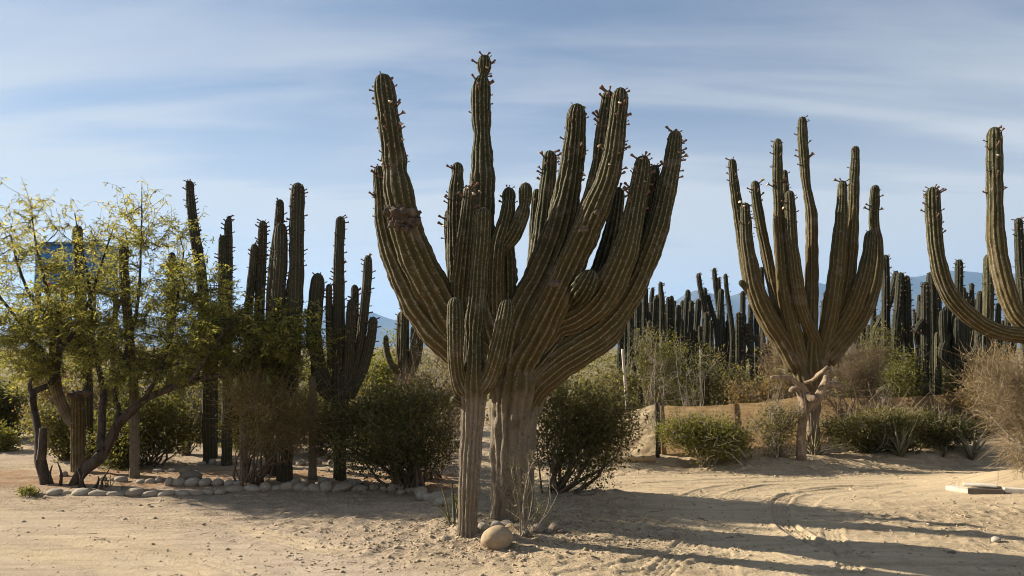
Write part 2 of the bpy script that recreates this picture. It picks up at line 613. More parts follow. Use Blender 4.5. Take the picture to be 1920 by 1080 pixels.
def ground_mat():
    m, t, out = newmat('sandy dirt')
    v = objvec(t)
    rg = attr(t, 'rough'); lf = attr(t, 'pink'); tr = attr(t, 'track'); bed = attr(t, 'bed')
    big = noise(t, v, 0.55, 4, 0.6)
    mid = noise(t, v, 5.0, 5, 0.62)
    fine = noise(t, v, 55, 5, 0.7)
    grit = noise(t, v, 115, 3, 0.75)
    col = mixc(t, maprange(t, big, 0.35, 0.65), (0.46, 0.358, 0.228), (0.53, 0.415, 0.268))
    col = mixc(t, lf, col, mixc(t, maprange(t, mid, 0.35, 0.65), (0.40, 0.318, 0.24), (0.49, 0.395, 0.30)))
    col = mixc(t, mathn(t, 'MULTIPLY', tr, 0.55), col, (0.56, 0.44, 0.275))
    stk = noise(t, scaled(t, v, (0.9, 9.0, 1.0), (0, 0, R(24))), 1.0, 5, 0.62, 0.4)
    col = mixc(t, maprange(t, stk, 0.36, 0.54, 0.40, 0.0), col, (0.27, 0.20, 0.135))
    col = mixc(t, maprange(t, stk, 0.55, 0.70, 0.0, 0.5), col, (0.60, 0.48, 0.325))
    # litter and grit lie thick off the wheel tracks
    lit = mathn(t, 'MULTIPLY', rg, maprange(t, mathn(t, 'ADD', mathn(t, 'MULTIPLY', fine, 0.7), mathn(t, 'MULTIPLY', mid, 0.3)), 0.44, 0.59))
    col = mixc(t, mathn(t, 'MULTIPLY', lit, 0.75), col, (0.17, 0.118, 0.07))
    col = mixc(t, maprange(t, grit, 0.56, 0.70, 0, 0.6), col, (0.17, 0.13, 0.09))
    col = mixc(t, maprange(t, grit, 0.30, 0.43, 0.6, 0), col, (0.60, 0.50, 0.36))
    col = mixc(t, mathn(t, 'MULTIPLY', bed, maprange(t, mid, 0.35, 0.62, 0.15, 0.75)), col, (0.30, 0.165, 0.080))
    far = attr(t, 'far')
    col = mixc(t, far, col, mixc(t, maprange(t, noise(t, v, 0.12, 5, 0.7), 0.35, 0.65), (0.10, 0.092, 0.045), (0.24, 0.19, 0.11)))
    g2 = noise(t, v, 26, 5, 0.72)
    nm = bumpn(t, g2, 0.75, 0.03)
    nm = bumpn(t, fine, 0.8, 0.014, nm)
    nm = bumpn(t, grit, 0.6, 0.006, nm)
    principled(t, out, col, 0.95, 0.08, nm)
    return m


M['ground'] = ground_mat()

# ------------------------------------------------------------------ ground
def axis(lo, hi, step, far_lo, far_hi, g):
    a = list(np.arange(lo, hi + 1e-6, step))
    s = step; x = a[-1]; up = []
    while x < far_hi:
        s *= g; x += s; up.append(x)
    s = step; x = a[0]; dn = []
    while x > far_lo:
        s *= g; x -= s; dn.append(x)
    return np.array(dn[::-1] + a + up)


GX = axis(-2.2, 5.2, 0.0195, -9500, 9500, 1.085)
GY = axis(4.9, 9.8, 0.017, -40, 9500, 1.08)
XX, YY = np.meshgrid(GX, GY)
ZZ = H(XX, YY)
near = 1 - sstep(11, 16, np.hypot(XX, YY - 3))

# wheel tracks: photo points on the flat ground, several ribs wide
def flat(px, py):
    dx, dz = ray(px, py)
    Y = -CAM_Z / dz
    return (dx * Y, Y)


TRACKS = [  # (points, width m, rib count, depth m)
    ([(1235, 1085), (1270, 1045), (1297, 1012), (1292, 975), (1283, 946), (1300, 930), (1330, 917), (1400, 907), (1520, 902), (1640, 896), (1760, 898)], 0.19, 4, 0.0075),
    ([(1060, 1085), (1180, 1066), (1270, 1035), (1340, 990), (1358, 950), (1372, 928), (1405, 917), (1460, 910), (1560, 908), (1680, 905)], 0.17, 4, 0.009),
    ([(1700, 1090), (1560, 1080), (1450, 1050), (1381, 1017), (1329, 981), (1290, 955), (1275, 930)], 0.19, 4, 0.006),
    ([(1760, 1075), (1640, 1058), (1540, 1030), (1470, 985), (1462, 950), (1475, 932), (1520, 919), (1600, 913), (1700, 909)], 0.18, 4, 0.013),
    ([(1900, 1066), (1740, 1052), (1620, 1030), (1540, 990), (1510, 955), (1525, 935), (1560, 923), (1620, 915), (1720, 907)], 0.20, 5, 0.012),
    ([(1364, 1085), (1355, 1045), (1340, 1020), (1300, 990)], 0.16, 4, 0.004),
    ([(1000, 905), (1150, 893), (1300, 887), (1450, 884), (1600, 880), (1720, 874), (1840, 868)], 0.20, 4, 0.009),
    ([(1010, 925), (1140, 913), (1260, 903), (1400, 897), (1560, 893), (1700, 888), (1850, 880)], 0.20, 4, 0.008),
    ([(1110, 905), (1200, 925), (1290, 945), (1420, 960), (1560, 985), (1700, 1000), (1900, 1015)], 0.18, 4, 0.007),
    ([(-60, 950), (60, 968), (150, 985), (240, 1008), (330, 1035), (420, 1062), (500, 1090)], 0.22, 3, 0.008),
    ([(-60, 985), (100, 1005), (220, 1030), (330, 1062), (400, 1090)], 0.22, 3, 0.006),
    ([(-60, 1015), (120, 1042), (260, 1075), (330, 1095)], 0.25, 4, 0.006),
    ([(120, 930), (320, 965), (480, 1000), (640, 1035), (800, 1058), (980, 1085)], 0.24, 3, 0.007),
    ([(0, 900), (120, 905), (30, 880)], 0.2, 3, 0.006),
    ([(560, 985), (640, 965), (720, 950)], 0.3, 5, 0.008),
    ([(1500, 1085), (1640, 1066), (1780, 1062), (1930, 1070)], 0.18, 4, 0.008),
    ([(1180, 1085), (1330, 1062), (1420, 1020), (1440, 965), (1450, 940), (1500, 925), (1580, 917)], 0.17, 4, 0.009),
    ([(1130, 950), (1230, 940), (1330, 925), (1440, 905), (1600, 885), (1760, 878)], 0.18, 4, 0.008),
    ([(1030, 900), (1180, 903), (1330, 893), (1480, 890), (1640, 887)], 0.19, 4, 0.008),
    ([(1600, 1085), (1580, 1040), (1560, 1000), (1575, 965), (1620, 940), (1700, 925)], 0.17, 4, 0.009),
    ([(1300, 1085), (1400, 1060), (1520, 1050), (1660, 1045), (1800, 1050), (1940, 1058)], 0.18, 4, 0.007),
    ([(1420, 1085), (1560, 1048), (1720, 1030), (1930, 1040)], 0.18, 4, 0.007),
]
TR = np.zeros_like(ZZ)
tread = np.zeros_like(ZZ)
for ti, (pts, w, ribs, dep) in enumerate(TRACKS):
    q = np.array([(*flat(*p), 0) for p in pts])
    c, u = spline(q, max(30, int(np.linalg.norm(np.diff(q[:, :2], axis=0), axis=1).sum() / 0.06)))
    d = np.full(ZZ.shape, 9.0); sv = np.zeros(ZZ.shape); sd = np.zeros(ZZ.shape)
    for k in range(len(c) - 1):
        a, b = c[k, :2], c[k + 1, :2]
        m = 0.35
        i0, i1 = np.searchsorted(GY, [min(a[1], b[1]) - m, max(a[1], b[1]) + m])
        j0, j1 = np.searchsorted(GX, [min(a[0], b[0]) - m, max(a[0], b[0]) + m])
        if i1 <= i0 or j1 <= j0:
            continue
        sx = XX[i0:i1, j0:j1]; sy = YY[i0:i1, j0:j1]
        ab = b - a; L2 = ab @ ab + 1e-12
        t = np.clip(((sx - a[0]) * ab[0] + (sy - a[1]) * ab[1]) / L2, 0, 1)
        ex = sx - a[0] - t * ab[0]; ey = sy - a[1] - t * ab[1]
        dd = np.hypot(ex, ey)
        sgn = np.sign(ab[0] * ey - ab[1] * ex)
        sub = d[i0:i1, j0:j1]
        upd = dd < sub
        sub[upd] = dd[upd]
        sv[i0:i1, j0:j1][upd] = (u[k] + t * (u[k + 1] - u[k]))[upd]
        sd[i0:i1, j0:j1][upd] = (sgn * dd)[upd]
    inside = 1 - sstep(w * 0.42, w * 0.55, d)
    fade = np.clip(0.65 + 1.4 * fbm(XX * 0.9 + ti * 3, YY * 0.9, 3, ti), 0.1, 1.3)
    lugs = 0.22 * np.sin(sv * 2 * np.pi / 0.055 + np.abs(sd) * 40) * (ti % 2)
    prof = -0.55 + 0.75 * np.cos(sd / w * ribs * 2 * np.pi) + lugs
    lip = np.exp(-((d - w * 0.58) / 0.022) ** 2) * 0.9
    tread += near * fade * dep * (inside * prof + lip)
    TR = np.maximum(TR, inside * fade * near)
TR = np.clip(TR, 0, 1)
# zones: the loop road to the right, the gravel road on the left, rough ground between
loop = sstep(0.95, 1.6, XX - 0.25 * np.sin(YY * 1.3)) * sstep(4.4, 5.2, YY + 0.35 * XX) * (1 - sstep(9.35, 9.8, YY + 0.12 * np.sin(XX * 2)))
isl = np.exp(-(((XX - 4.3) / 1.25) ** 2 + ((YY - 6.75) / 0.85) ** 2) * 1.2)
loop = loop * (1 - 0.85 * np.clip(isl * 1.6, 0, 1))
leftroad = sstep(0.25, -0.35, YY - (7.2 - 0.42 * (XX + 4.2)) + 0.25 * fbm(XX * 1.2, YY * 1.2, 2, 3))
ROUGH = np.clip(1 - 0.9 * loop - 0.75 * leftroad + 0.5 * fbm(XX * 1.5, YY * 1.5, 3, 8), 0, 1)
ROUGH = np.clip(ROUGH * (1 - 0.55 * TR), 0.04, 1)
clod = np.abs(fbm(XX * 6, YY * 6, 4, 2)) * 0.034 + np.maximum(0, fbm(XX * 11, YY * 11, 2, 4) - 0.12) * 0.045
ZZ = ZZ + near * (ROUGH * clod + 0.010 * fbm(XX * 2.2, YY * 2.2, 3, 1) + 0.004 * fbm(XX * 16, YY * 16, 2, 6)) + tread * 1.05
heap = bump2(XX, YY, -0.15, 6.45, 0.8, 0.35, 1.0) + bump2(XX, YY, 0.9, 7.6, 0.8, 0.4, 1.0)
ZZ = ZZ + near * np.clip(heap, 0, 1) * (np.maximum(0, fbm(XX * 9, YY * 9, 3, 13)) * 0.05)
BED = sstep(-0.4, -0.7, XX) * sstep(8.25, 8.5, YY) * (1 - sstep(9.4, 9.8, YY))
PINK = np.clip(sstep(0.6, -1.2, XX) * (0.7 + 0.6 * fbm(XX * 0.8, YY * 0.8, 3, 9)), 0, 1)
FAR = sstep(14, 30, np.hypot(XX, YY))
ny, nx = XX.shape
gi = np.arange(ny - 1)[:, None] * nx + np.arange(nx - 1)[None, :]
GQ = np.stack([gi, gi + 1, gi + nx + 1, gi + nx], -1).reshape(-1, 4)
gme = mesh_np('ground', np.stack([XX, YY, ZZ], -1), GQ, None,
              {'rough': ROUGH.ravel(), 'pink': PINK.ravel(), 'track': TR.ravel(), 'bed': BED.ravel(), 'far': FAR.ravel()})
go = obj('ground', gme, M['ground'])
go['kind'] = 'structure'

# ------------------------------------------------------------------ mountains
ridge = [(-900, 600), (-500, 605), (-200, 615), (0, 618), (200, 602), (400, 592), (500, 590), (600, 583), (690, 584), (740, 600), (820, 606), (1000, 600),
         (1150, 590), (1230, 578), (1270, 562), (1285, 552), (1307, 546), (1335, 552), (1372, 555), (1390, 550), (1450, 538), (1503, 527), (1533, 528),
         (1552, 534), (1603, 525), (1647, 517), (1698, 516), (1723, 519), (1781, 508), (1812, 506), (1842, 509), (1880, 515), (1909, 512), (2100, 508), (2500, 525), (3000, 560)]
MY = 7000.0
rx = np.array([p[0] for p in ridge]); ry = np.array([p[1] for p in ridge])
mu = np.linspace(-900, 3000, 420)
mh = np.array([P(a, b, MY).z for a, b in zip(mu, np.interp(mu, rx, ry))])
mh = mh + 26 * fbm(mu * 0.02, mu * 0 + 3.3, 4, 2)
mX = np.array([P(a, 600, MY).x for a in mu])
rows = 26
V = []
for k in range(rows):
    w = k / (rows - 1)
    y = MY - 2200 + 2200 * w
    sh = w ** 1.35
    gull = 1 + 0.30 * (1 - w) * fbm(mX * 0.0045, np.full_like(mX, y * 0.0012), 4, 7) * 2
    V.append(np.stack([mX * (y / MY) ** 0.2, np.full_like(mX, y), -25 + (mh + 25) * sh * np.clip(gull, 0.2, 1.6) ** (1 - w)], 1))
for k in range(1, 5):
    V.append(np.stack([mX, np.full_like(mX, MY + 450 * k), -25 + (mh + 25) * (1 - k / 4)], 1))
V = np.concatenate(V)
c_ = len(mu); r_ = rows + 4
gi = np.arange(r_ - 1)[:, None] * c_ + np.arange(c_ - 1)[None, :]
Q = np.stack([gi, gi + 1, gi + c_ + 1, gi + c_], -1).reshape(-1, 4)
m, t, out = newmat('mountain scrub')
v = objvec(t)
col = mixc(t, maprange(t, noise(t, v, 0.003, 6, 0.65), 0.35, 0.65), (0.045, 0.043, 0.035), (0.08, 0.072, 0.055))
principled(t, out, col, 0.95, 0.05)
mo = obj('mountains', mesh_np('mountains', V, Q), m)
mo['kind'] = 'structure'

# ------------------------------------------------------------------ cactus builder
def px_path(pts, Y0, off=0.0, origin=None):
    """photo centreline (tip first: x, y, half width in pixels) -> rows x y z r (base first)"""
    n = len(pts)
    rows = []
    for i, (x, y, r) in enumerate(pts):
        w = 1 - i / max(1, n - 1)
        w = min(1, w * 1.5)
        Y = Y0 + off * w * w * (3 - 2 * w)
        p = P(x, y, Y)
        rows.append((p.x, p.y, p.z, r * ppm(Y)))
    rows = rows[::-1]
    return np.array(rows)


def rib_tube(path, ribs=14, per=6, ds=0.035, depth=0.17, age=(0.0, 0.6), dome=True, seed=0, necks=(), lump=0.05, cork=False, flare=0.0):
    """ribbed column; path rows base->tip. age = (tip, base)."""
    p = np.asarray(path, float).copy()
    p[-1, 3] = max(p[-1, 3], 0.86 * p[-2, 3])
    L = np.linalg.norm(np.diff(p[:, :3], axis=0), axis=1).sum()
    n = max(12, int(L / ds))
    c, u = spline(p, n)
    if dome:      # finer rings for the rounded tip
        Rt = c[-1, 3]
        dl = min(1.5 * Rt, 0.35 * L)
        kk = np.linspace(0, 1, 9)[1:]
        us = np.r_[u[u < L - dl], L - dl * np.cos(kk * np.pi / 2) + 0 * kk]
        us = np.unique(np.clip(us, 0, L))
        c = np.stack([np.interp(us, u, c[:, k]) for k in range(4)], 1)
        u = us
        n = len(u)
        sd = np.clip((L - u) / dl, 0, 1)
        c[:, 3] *= np.sqrt(np.clip(1 - (1 - sd) ** 2.1, 0.0004, 1))
    t, nn, b = frames(c[:, :3])
    cols = ribs * per
    a = np.arange(cols) * 2 * np.pi / cols
    A, U = np.meshgrid(a, u)
    rnd = np.random.default_rng(seed)
    tw = 0.30 * fbm(U * 0.8, U * 0 + seed * 1.7, 3, seed % 50) + 0.55 * fbm(U * 2.2, A * 1.1 * (A < 6.2), 2, (seed + 31) % 50) * np.sin(A / 2) ** 2
    ph = A * ribs / 2 + tw
    ridge_ = np.abs(np.cos(ph))
    ridge_ = ridge_ ** 0.85
    idx = np.floor((ph / np.pi) + 0.5)
    per_rib = (np.sin(idx * 12.9 + seed) * 0.5)
    d = depth * (1.1 + 0.55 * per_rib)
    rr = 1 - d + d * ridge_
    rr = rr + lump * 1.5 * fbm(np.cos(A) * 1.3 + 4 + seed, U * 3.5 + np.sin(A) * 1.3, 3, (seed + 3) % 60) * 1.2
    rr = rr + 0.05 * np.minimum(0, fbm(np.cos(A) * 3.2 + seed, U * 9 + np.sin(A) * 3.2, 2, (seed + 23) % 60) + 0.12) * 2.5   # dents
    rr = rr + 0.030 * np.sin(U * 2 * np.pi / 0.30 + 2.2 * fbm(U, U * 0 + 1, 2, seed % 40))   # yearly swellings
    rr = rr + ridge_ ** 4 * 0.022 * np.sin(U * 2 * np.pi / 0.045 + idx * 2.1)                # spine cushions
    for (s, amt, wd) in necks:      # s measured from the tip
        rr = rr * (1 - amt * np.exp(-((L - U - s) / wd) ** 2))
    if cork:
        rr = rr + 0.20 * fbm(A * 3, U * 5, 4, (seed + 9) % 60) * (0.4 + 0.6 * ridge_) + 0.07 * fbm(A * 14, U * 5, 3, (seed + 19) % 60)
    if flare:
        rr = rr * (1 + flare * np.exp(-U / 0.12))
    rad = c[:, 3][:, None] * rr
    V = c[:, None, :3] + rad[..., None] * (np.cos(A)[..., None] * nn[:, None, :] + np.sin(A)[..., None] * b[:, None, :])
    crest = ridge_
    w = np.clip((L - U) / L, 0, 1)
    ag = age[0] + (age[1] - age[0]) * w ** 0.8
    V = V.reshape(-1, 3)
    crest = crest.ravel(); ag = ag.ravel()
    k = np.arange(cols); top = (n - 1) * cols
    tip = c[-1, :3] + t[-1] * c[-1, 3] * 0.25
    V = np.vstack([V, tip[None], c[0, :3][None]])
    T = np.vstack([np.stack([top + k, top + (k + 1) % cols, np.full(cols, n * cols)], 1),
                   np.stack([(k + 1) % cols, k, np.full(cols, n * cols + 1)], 1)])
    crest = np.r_[crest, 0.5, 0.5]; ag = np.r_[ag, age[0], age[1]]
    info = dict(c=c, u=u, L=L, t=t, n=nn, b=b, rad=rad, ridge=ridge_, cols=cols)
    return V, ring_quads(n, cols), T, crest, ag, info


def bud_mesh(name, openf):
    g = Geo()
    prof = [(0, .20), (.25, .16), (.55, .15), (.8, .22), (1.0, .26 if not openf else .30), (1.08, .12 if not openf else .36)]
    s = 6
    C = np.array([(0, 0, z) for z, r in prof])
    C[:, 0] = 0.10 * C[:, 2] ** 2
    tube(g, C, [r for z, r in prof], s)
    me = g.mesh(name)
    me.materials.append(M['bud'])
    if openf:
        g2 = Geo()
        tube(g2, np.array([(0.10, 0, 1.0), (0.11, 0, 1.15), (0.12, 0, 1.24), (.12, 0, 1.18)]), [.25, .42, .52, .30], 9)
        nb_ = len(me.polygons)
        G = Geo()
        G.V, G.Q, G.T, G.n = g.V + g2.V, g.Q + [q + g.n for q in g2.Q], g.T + [q + g.n for q in g2.T], g.n + g2.n
        me2 = G.mesh(name)
        me2.materials.append(M['bud']); me2.materials.append(M['petal'])
        ctr = np.array([sum((me2.vertices[i].co.z for i in p.vertices), 0.0) / len(p.vertices) for p in me2.polygons])
        for p in me2.polygons:
            if min(p.vertices) >= g.n:
                p.material_index = 1
        return me2
    return me


BUD = [bud_mesh('flower_bud', False), bud_mesh('flower_bud', True)]


def bud_spots(info, n, span, rnd, up=0.35, side=None):
    """crest positions near the tip; side biases towards a world direction"""
    out = []
    c, u, L = info['c'], info['u'], info['L']
    tries = 0
    while len(out) < n and tries < n * 20:
        tries += 1
        s = L - span * rnd.random() ** 1.15
        i = int(np.clip(np.searchsorted(u, s), 1, len(u) - 2))
        j = int(rnd.integers(info['cols']))
        if info['ridge'][i, j] < 0.93:
            continue
        a = j * 2 * np.pi / info['cols']
        d = np.cos(a) * info['n'][i] + np.sin(a) * info['b'][i]
        if d[1] > 0.55 and rnd.random() < 0.8:
            continue
        if side is not None and np.dot(d, side) < 0 and rnd.random() < 0.6:
            continue
        p = c[i, :3] + d * info['rad'][i, j] * 0.97
        dd = d + info['t'][i] * (up + 0.25 * rnd.random()) + rnd.normal(0, 0.12, 3)
        out.append((p, dd / np.linalg.norm(dd)))
    return out


def add_buds(parent, info, n, span, size, rnd, origin, single=True, side=None, openp=0.12):
    sp = bud_spots(info, n, span, rnd, side=side)
    if single:
        for p, d in sp:
            o = bpy.data.objects.new('flower_bud', BUD[1 if rnd.random() < openp else 0])
            COL.objects.link(o)
            o.parent = parent
            o.location = Vector(p) - Vector(origin)
            o.rotation_euler = Vector(d).to_track_quat('Z', 'X').to_euler()
            s = size * (0.5 + 0.95 * rnd.random() ** 1.4)
            o.scale = (s * 0.9, s * 0.9, s)
    elif sp:
        g = Geo()
        for p, d in sp:
            s = size * (0.7 + 0.6 * rnd.random())
            C = np.array([p + d * s * k for k in (-0.1, 0.6, 1.0)])
            tube(g, C, np.array([.2, .19, .25]) * s, 3)
        o = obj('flower_buds', g.mesh('flower_buds', origin), M['bud'], parent)
        o['kind'] = 'stuff'


def arm(root, origin, path, name='arm', mat=None, seed=0, buds=None, **kw):
    V, Q, T, cr, ag, info = rib_tube(path, seed=seed, **kw)
    me = mesh_np(name, V - np.asarray(origin, float), Q, T, {'crest': cr, 'age': ag})
    o = obj(name, me, mat or M['cactus'], root)
    if buds:
        add_buds(o, info, rnd=np.random.default_rng(seed + 500), origin=origin, **buds)
    return o, info


def lump_mesh(name, r, seed, amp=0.35, sub=3, freq=2.2, origin_scale=(1, 1, 1)):
    import bmesh
    bm = bmesh.new()
    bmesh.ops.create_icosphere(bm, subdivisions=sub, radius=1.0)
    for v_ in bm.verts:
        c = v_.co
        k = 1 + amp * (float(fbm(c.x * freq + seed, c.y * freq + c.z * 1.7, 3, seed % 30)) + float(fbm(c.z * freq + seed, c.x * 1.3 - c.y, 3, (seed + 5) % 30)))
        v_.co = Vector((c.x * origin_scale[0], c.y * origin_scale[1], c.z * origin_scale[2])) * k * r
    me = bpy.data.meshes.new(name)
    bm.to_mesh(me); bm.free()
    me.polygons.foreach_set('use_smooth', np.ones(len(me.polygons), dtype=bool))
    return me


# ------------------------------------------------------------------ the big cactus
YM = 6.80
b0 = P(958, 978, YM)
big_base = Vector((b0.x, YM, Hf(b0.x, YM)))
big = thing('cardon_cactus', 'huge many-armed cardon cactus with a thick pale ribbed trunk, tallest in the lot', 'cactus', big_base)
tr_path = px_path([(985, 640, 10), (978, 672, 24), (970, 705, 40), (965, 740, 44), (960, 790, 39), (958, 850, 36), (957, 910, 36), (957, 950, 37), (957, 985, 38)], YM)
tr_path[0, 2] = big_base.z - 0.06
arm(big, big_base, tr_path, 'trunk', seed=1, ribs=15, age=(0.55, 1.25), depth=0.15, cork=True, lump=0.10, dome=False, flare=0.06)
tr2 = px_path([(1040, 660, 10), (1015, 695, 24), (996, 735, 27), (981, 790, 26), (977, 860, 25), (975, 930, 26), (974, 985, 27)], YM + 0.17)
tr2[0, 2] = big_base.z - 0.06
arm(big, big_base, tr2, 'trunk', seed=2, ribs=12, age=(0.85, 1.15), depth=0.17, cork=True, lump=0.10, dome=False)

UP = dict(size=0.046, single=True)
BIG_ARMS = [
    # points tip first, depth offset of the tip, ribs, (age tip, base), necks, buds(n, span, side)
    ([(717, 137, 17), (722, 175, 19), (731, 235, 20), (738, 290, 22), (743, 340, 26), (752, 390, 28), (764, 440, 30), (786, 495, 32), (812, 545, 33), (845, 600, 35), (882, 648, 36), (930, 695, 38)], -0.35, 13, (0.05, 0.72), ((0.90, 0.10, 0.05),), (30, 0.95, None)),
    ([(710, 310, 10), (715, 350, 14), (720, 400, 18), (728, 440, 21), (742, 480, 25), (760, 520, 28), (780, 560, 31), (806, 597, 33), (838, 632, 34), (880, 668, 36), (930, 712, 38)], -0.05, 14, (0.15, 0.75), (), (9, 0.5, Vector((-1, -.3, 0)))),
    ([(908, 102, 12), (908, 125, 14), (906, 143, 11), (903, 160, 16), (902, 190, 18), (903, 230, 17), (904, 260, 16.5), (904, 300, 20), (905, 340, 23), (903, 400, 24), (901, 470, 25), (903, 560, 27), (925, 640, 32), (945, 700, 36)], 0.25, 14, (0.0, 0.6), ((0.205, 0.40, 0.02), (0.78, .06, .05)), (16, 0.6, Vector((1, -.4, 0)))),
    ([(858, 303, 9), (857, 335, 12), (854, 370, 14), (853, 420, 15), (856, 480, 17), (860, 540, 19), (872, 600, 22), (905, 655, 26), (940, 705, 30)], 0.05, 13, (0.05, 0.6), ((0.13, 0.12, 0.03),), (8, 0.5, Vector((-1, -.3, 0)))),
    ([(841, 392, 7), (842, 430, 9), (846, 470, 11), (853, 520, 14), (862, 570, 16), (880, 620, 18), (915, 670, 22)], 0.12, 11, (0.05, 0.5), (), (5, 0.3, Vector((-1, -.3, 0)))),
    ([(881, 346, 10), (879, 380, 12.5), (874, 430, 15), (868, 490, 17), (863, 545, 18), (865, 595, 19), (885, 645, 22), (930, 700, 28)], -0.22, 13, (0.1, 0.6), (), (9, 0.25, Vector((1, -.3, 0)))),
    ([(954, 350, 11), (954, 380, 13), (951, 430, 15), (950, 490, 16), (951, 550, 17), (948, 610, 20), (948, 680, 26)], 0.18, 12, (0.0, 0.6), ((0.15, .12, .03),), (5, 0.2, None)),
    ([(953, 373, 10), (951, 395, 12), (944, 425, 13), (934, 460, 14), (930, 510, 15), (930, 570, 16), (932, 630, 18), (945, 690, 24)], -0.12, 12, (0.05, 0.7), (), None),
    ([(986, 341, 11), (985, 362, 12.5), (983, 384, 11), (976, 410, 14), (962, 440, 15), (946, 462, 14), (934, 480, 12), (930, 505, 10)], -0.16, 13, (0.0, 0.4), ((0.21, 0.16, 0.02),), None),
    ([(1031, 281, 11), (1029, 320, 13.5), (1024, 370, 14.5), (1017, 430, 16), (1010, 480, 17), (1000, 530, 20), (985, 580, 23), (968, 640, 27), (960, 690, 32)], 0.45, 13, (0.0, 0.55), (), (12, 0.45, None)),
    ([(1007, 353, 6), (1004, 390, 8), (1002, 430, 9), (1000, 480, 10), (995, 530, 12), (980, 590, 14), (968, 640, 16)], 0.55, 11, (0.05, 0.5), (), (3, .2, Vector((-1, 0, 0)))),
    ([(1083, 193, 13), (1080, 228, 17), (1077, 270, 20), (1070, 330, 23), (1059, 390, 26), (1046, 440, 29), (1027, 490, 31), (1006, 535, 31), (984, 575, 31), (965, 625, 33), (955, 685, 36)], 0.18, 15, (0.05, 0.7), ((0.75, .07, .05),), (18, 0.7, None)),
    ([(1164, 163, 13), (1162, 190, 16), (1156, 240, 17), (1150, 290, 18.5), (1138, 340, 21), (1122, 380, 24), (1105, 420, 26), (1088, 460, 27), (1068, 503, 28), (1047, 548, 29), (1026, 590, 31), (1002, 635, 33), (977, 680, 35), (962, 730, 36)], -0.35, 14, (0.05, 0.85), ((1.28, .05, .06),), (20, 0.75, Vector((1, -.4, 0)))),
    ([(1142, 169, 11), (1138, 200, 13), (1131, 250, 14.5), (1124, 310, 15), (1113, 360, 16), (1098, 410, 17), (1080, 455, 18), (1055, 510, 20), (1020, 580, 22)], -0.05, 12, (0.0, 0.55), (), (10, 0.6, Vector((-1, -.3, 0)))),
    ([(1112, 504, 12), (1106, 520, 18), (1096, 538, 21), (1080, 556, 19), (1060, 572, 15)], -0.52, 13, (0.1, 0.3), (), None),
    ([(1160, 350, 9), (1157, 385, 13), (1148, 435, 16), (1135, 485, 18), (1118, 535, 20), (1095, 580, 21), (1060, 625, 22), (1015, 680, 26)], 0.30, 12, (0.0, 0.4), (), (3, .15, None)),
    ([(1206, 290, 12), (1203, 320, 16.5), (1196, 360, 17.5), (1188, 400, 18.5), (1180, 440, 21), (1168, 480, 25), (1151, 520, 28), (1131, 555, 29), (1106, 583, 27), (1078, 600, 24), (1048, 614, 23), (1012, 655, 25)], -0.40, 15, (0.05, 0.75), (), (20, 0.45, None)),
    ([(1227, 308, 8), (1224, 340, 11), (1219, 380, 12), (1210, 425, 13), (1198, 470, 14), (1180, 520, 15), (1150, 570, 17), (1110, 610, 20)], -0.08, 11, (0.0, 0.4), (), (10, 0.35, None)),
    ([(1267, 243, 10), (1265, 268, 13.5), (1260, 305, 15.5), (1250, 350, 18), (1239, 400, 20), (1228, 440, 21), (1213, 480, 22), (1197, 520, 22), (1178, 556, 23), (1152, 592, 25), (1120, 622, 26), (1085, 644, 26), (1046, 670, 26), (1000, 715, 26)], -0.22, 14, (0.0, 0.7), ((0.8, .05, .05),), (16, 0.45, Vector((1, -.4, 0)))),
    ([(1164, 598, 14), (1150, 621, 20), (1120, 643, 24), (1085, 663, 26), (1046, 688, 27), (1008, 722, 26), (982, 765, 20)], -0.05, 16, (0.35, 1.0), (), None),
]
for i, (pts, off, ribs, age, necks, bd) in enumerate(BIG_ARMS):
    path = px_path(pts, YM, off)
    path[:, 3] *= 1.07
    age = (age[0], age[1] * 0.78)
    o, info = arm(big, big_base, path, seed=20 + i * 7, ribs=ribs, age=age, depth=0.20, necks=necks, lump=0.08, ds=0.03,
                  buds=dict(n=int(bd[0] * 1.5), span=bd[1] * 1.1, side=None if bd[2] is None else np.array(bd[2]), **UP) if bd else None)
    if i == 0:      # old wound round the arm
        for (x, y, r, dz, sd) in ((752, 402, 18, -0.42, 3), (738, 396, 13, -0.38, 5), (768, 412, 15, -0.40, 8), (746, 420, 12, -0.42, 11), (729, 388, 7, -0.34, 14), (779, 402, 9, -0.36, 17), (762, 428, 9, -0.42, 20), (733, 412, 7, -0.37, 23)):
            me = lump_mesh('scar', r * ppm(YM), sd, 0.75, 4, 3.2, (1.0, 0.8, 0.85))
            obj('scar', me, M['scar'], o, P(x, y, YM + dz) - big_base)
    if i == 6:
        for (x, y, r, sd) in ((962, 492, 9, 2), (964, 518, 10, 4), (962, 545, 8, 6)):
            obj('scar', lump_mesh('scar', r * ppm(YM), sd, 0.6, 3, 2.4, (0.7, 0.8, 1.7)), M['scar'], o, P(x, y, YM + 0.12) - big_base)
    if i == 12:
        for (x, y, r, sd) in ((1095, 430, 8, 2), (1120, 398, 6, 4), (1040, 532, 9, 7)):
            obj('scar', lump_mesh('scar', r * ppm(YM), sd, 0.35, 3, 2.4, (1.1, 0.5, 0.7)), M['scar'], o, P(x, y, YM - 0.52) - big_base)

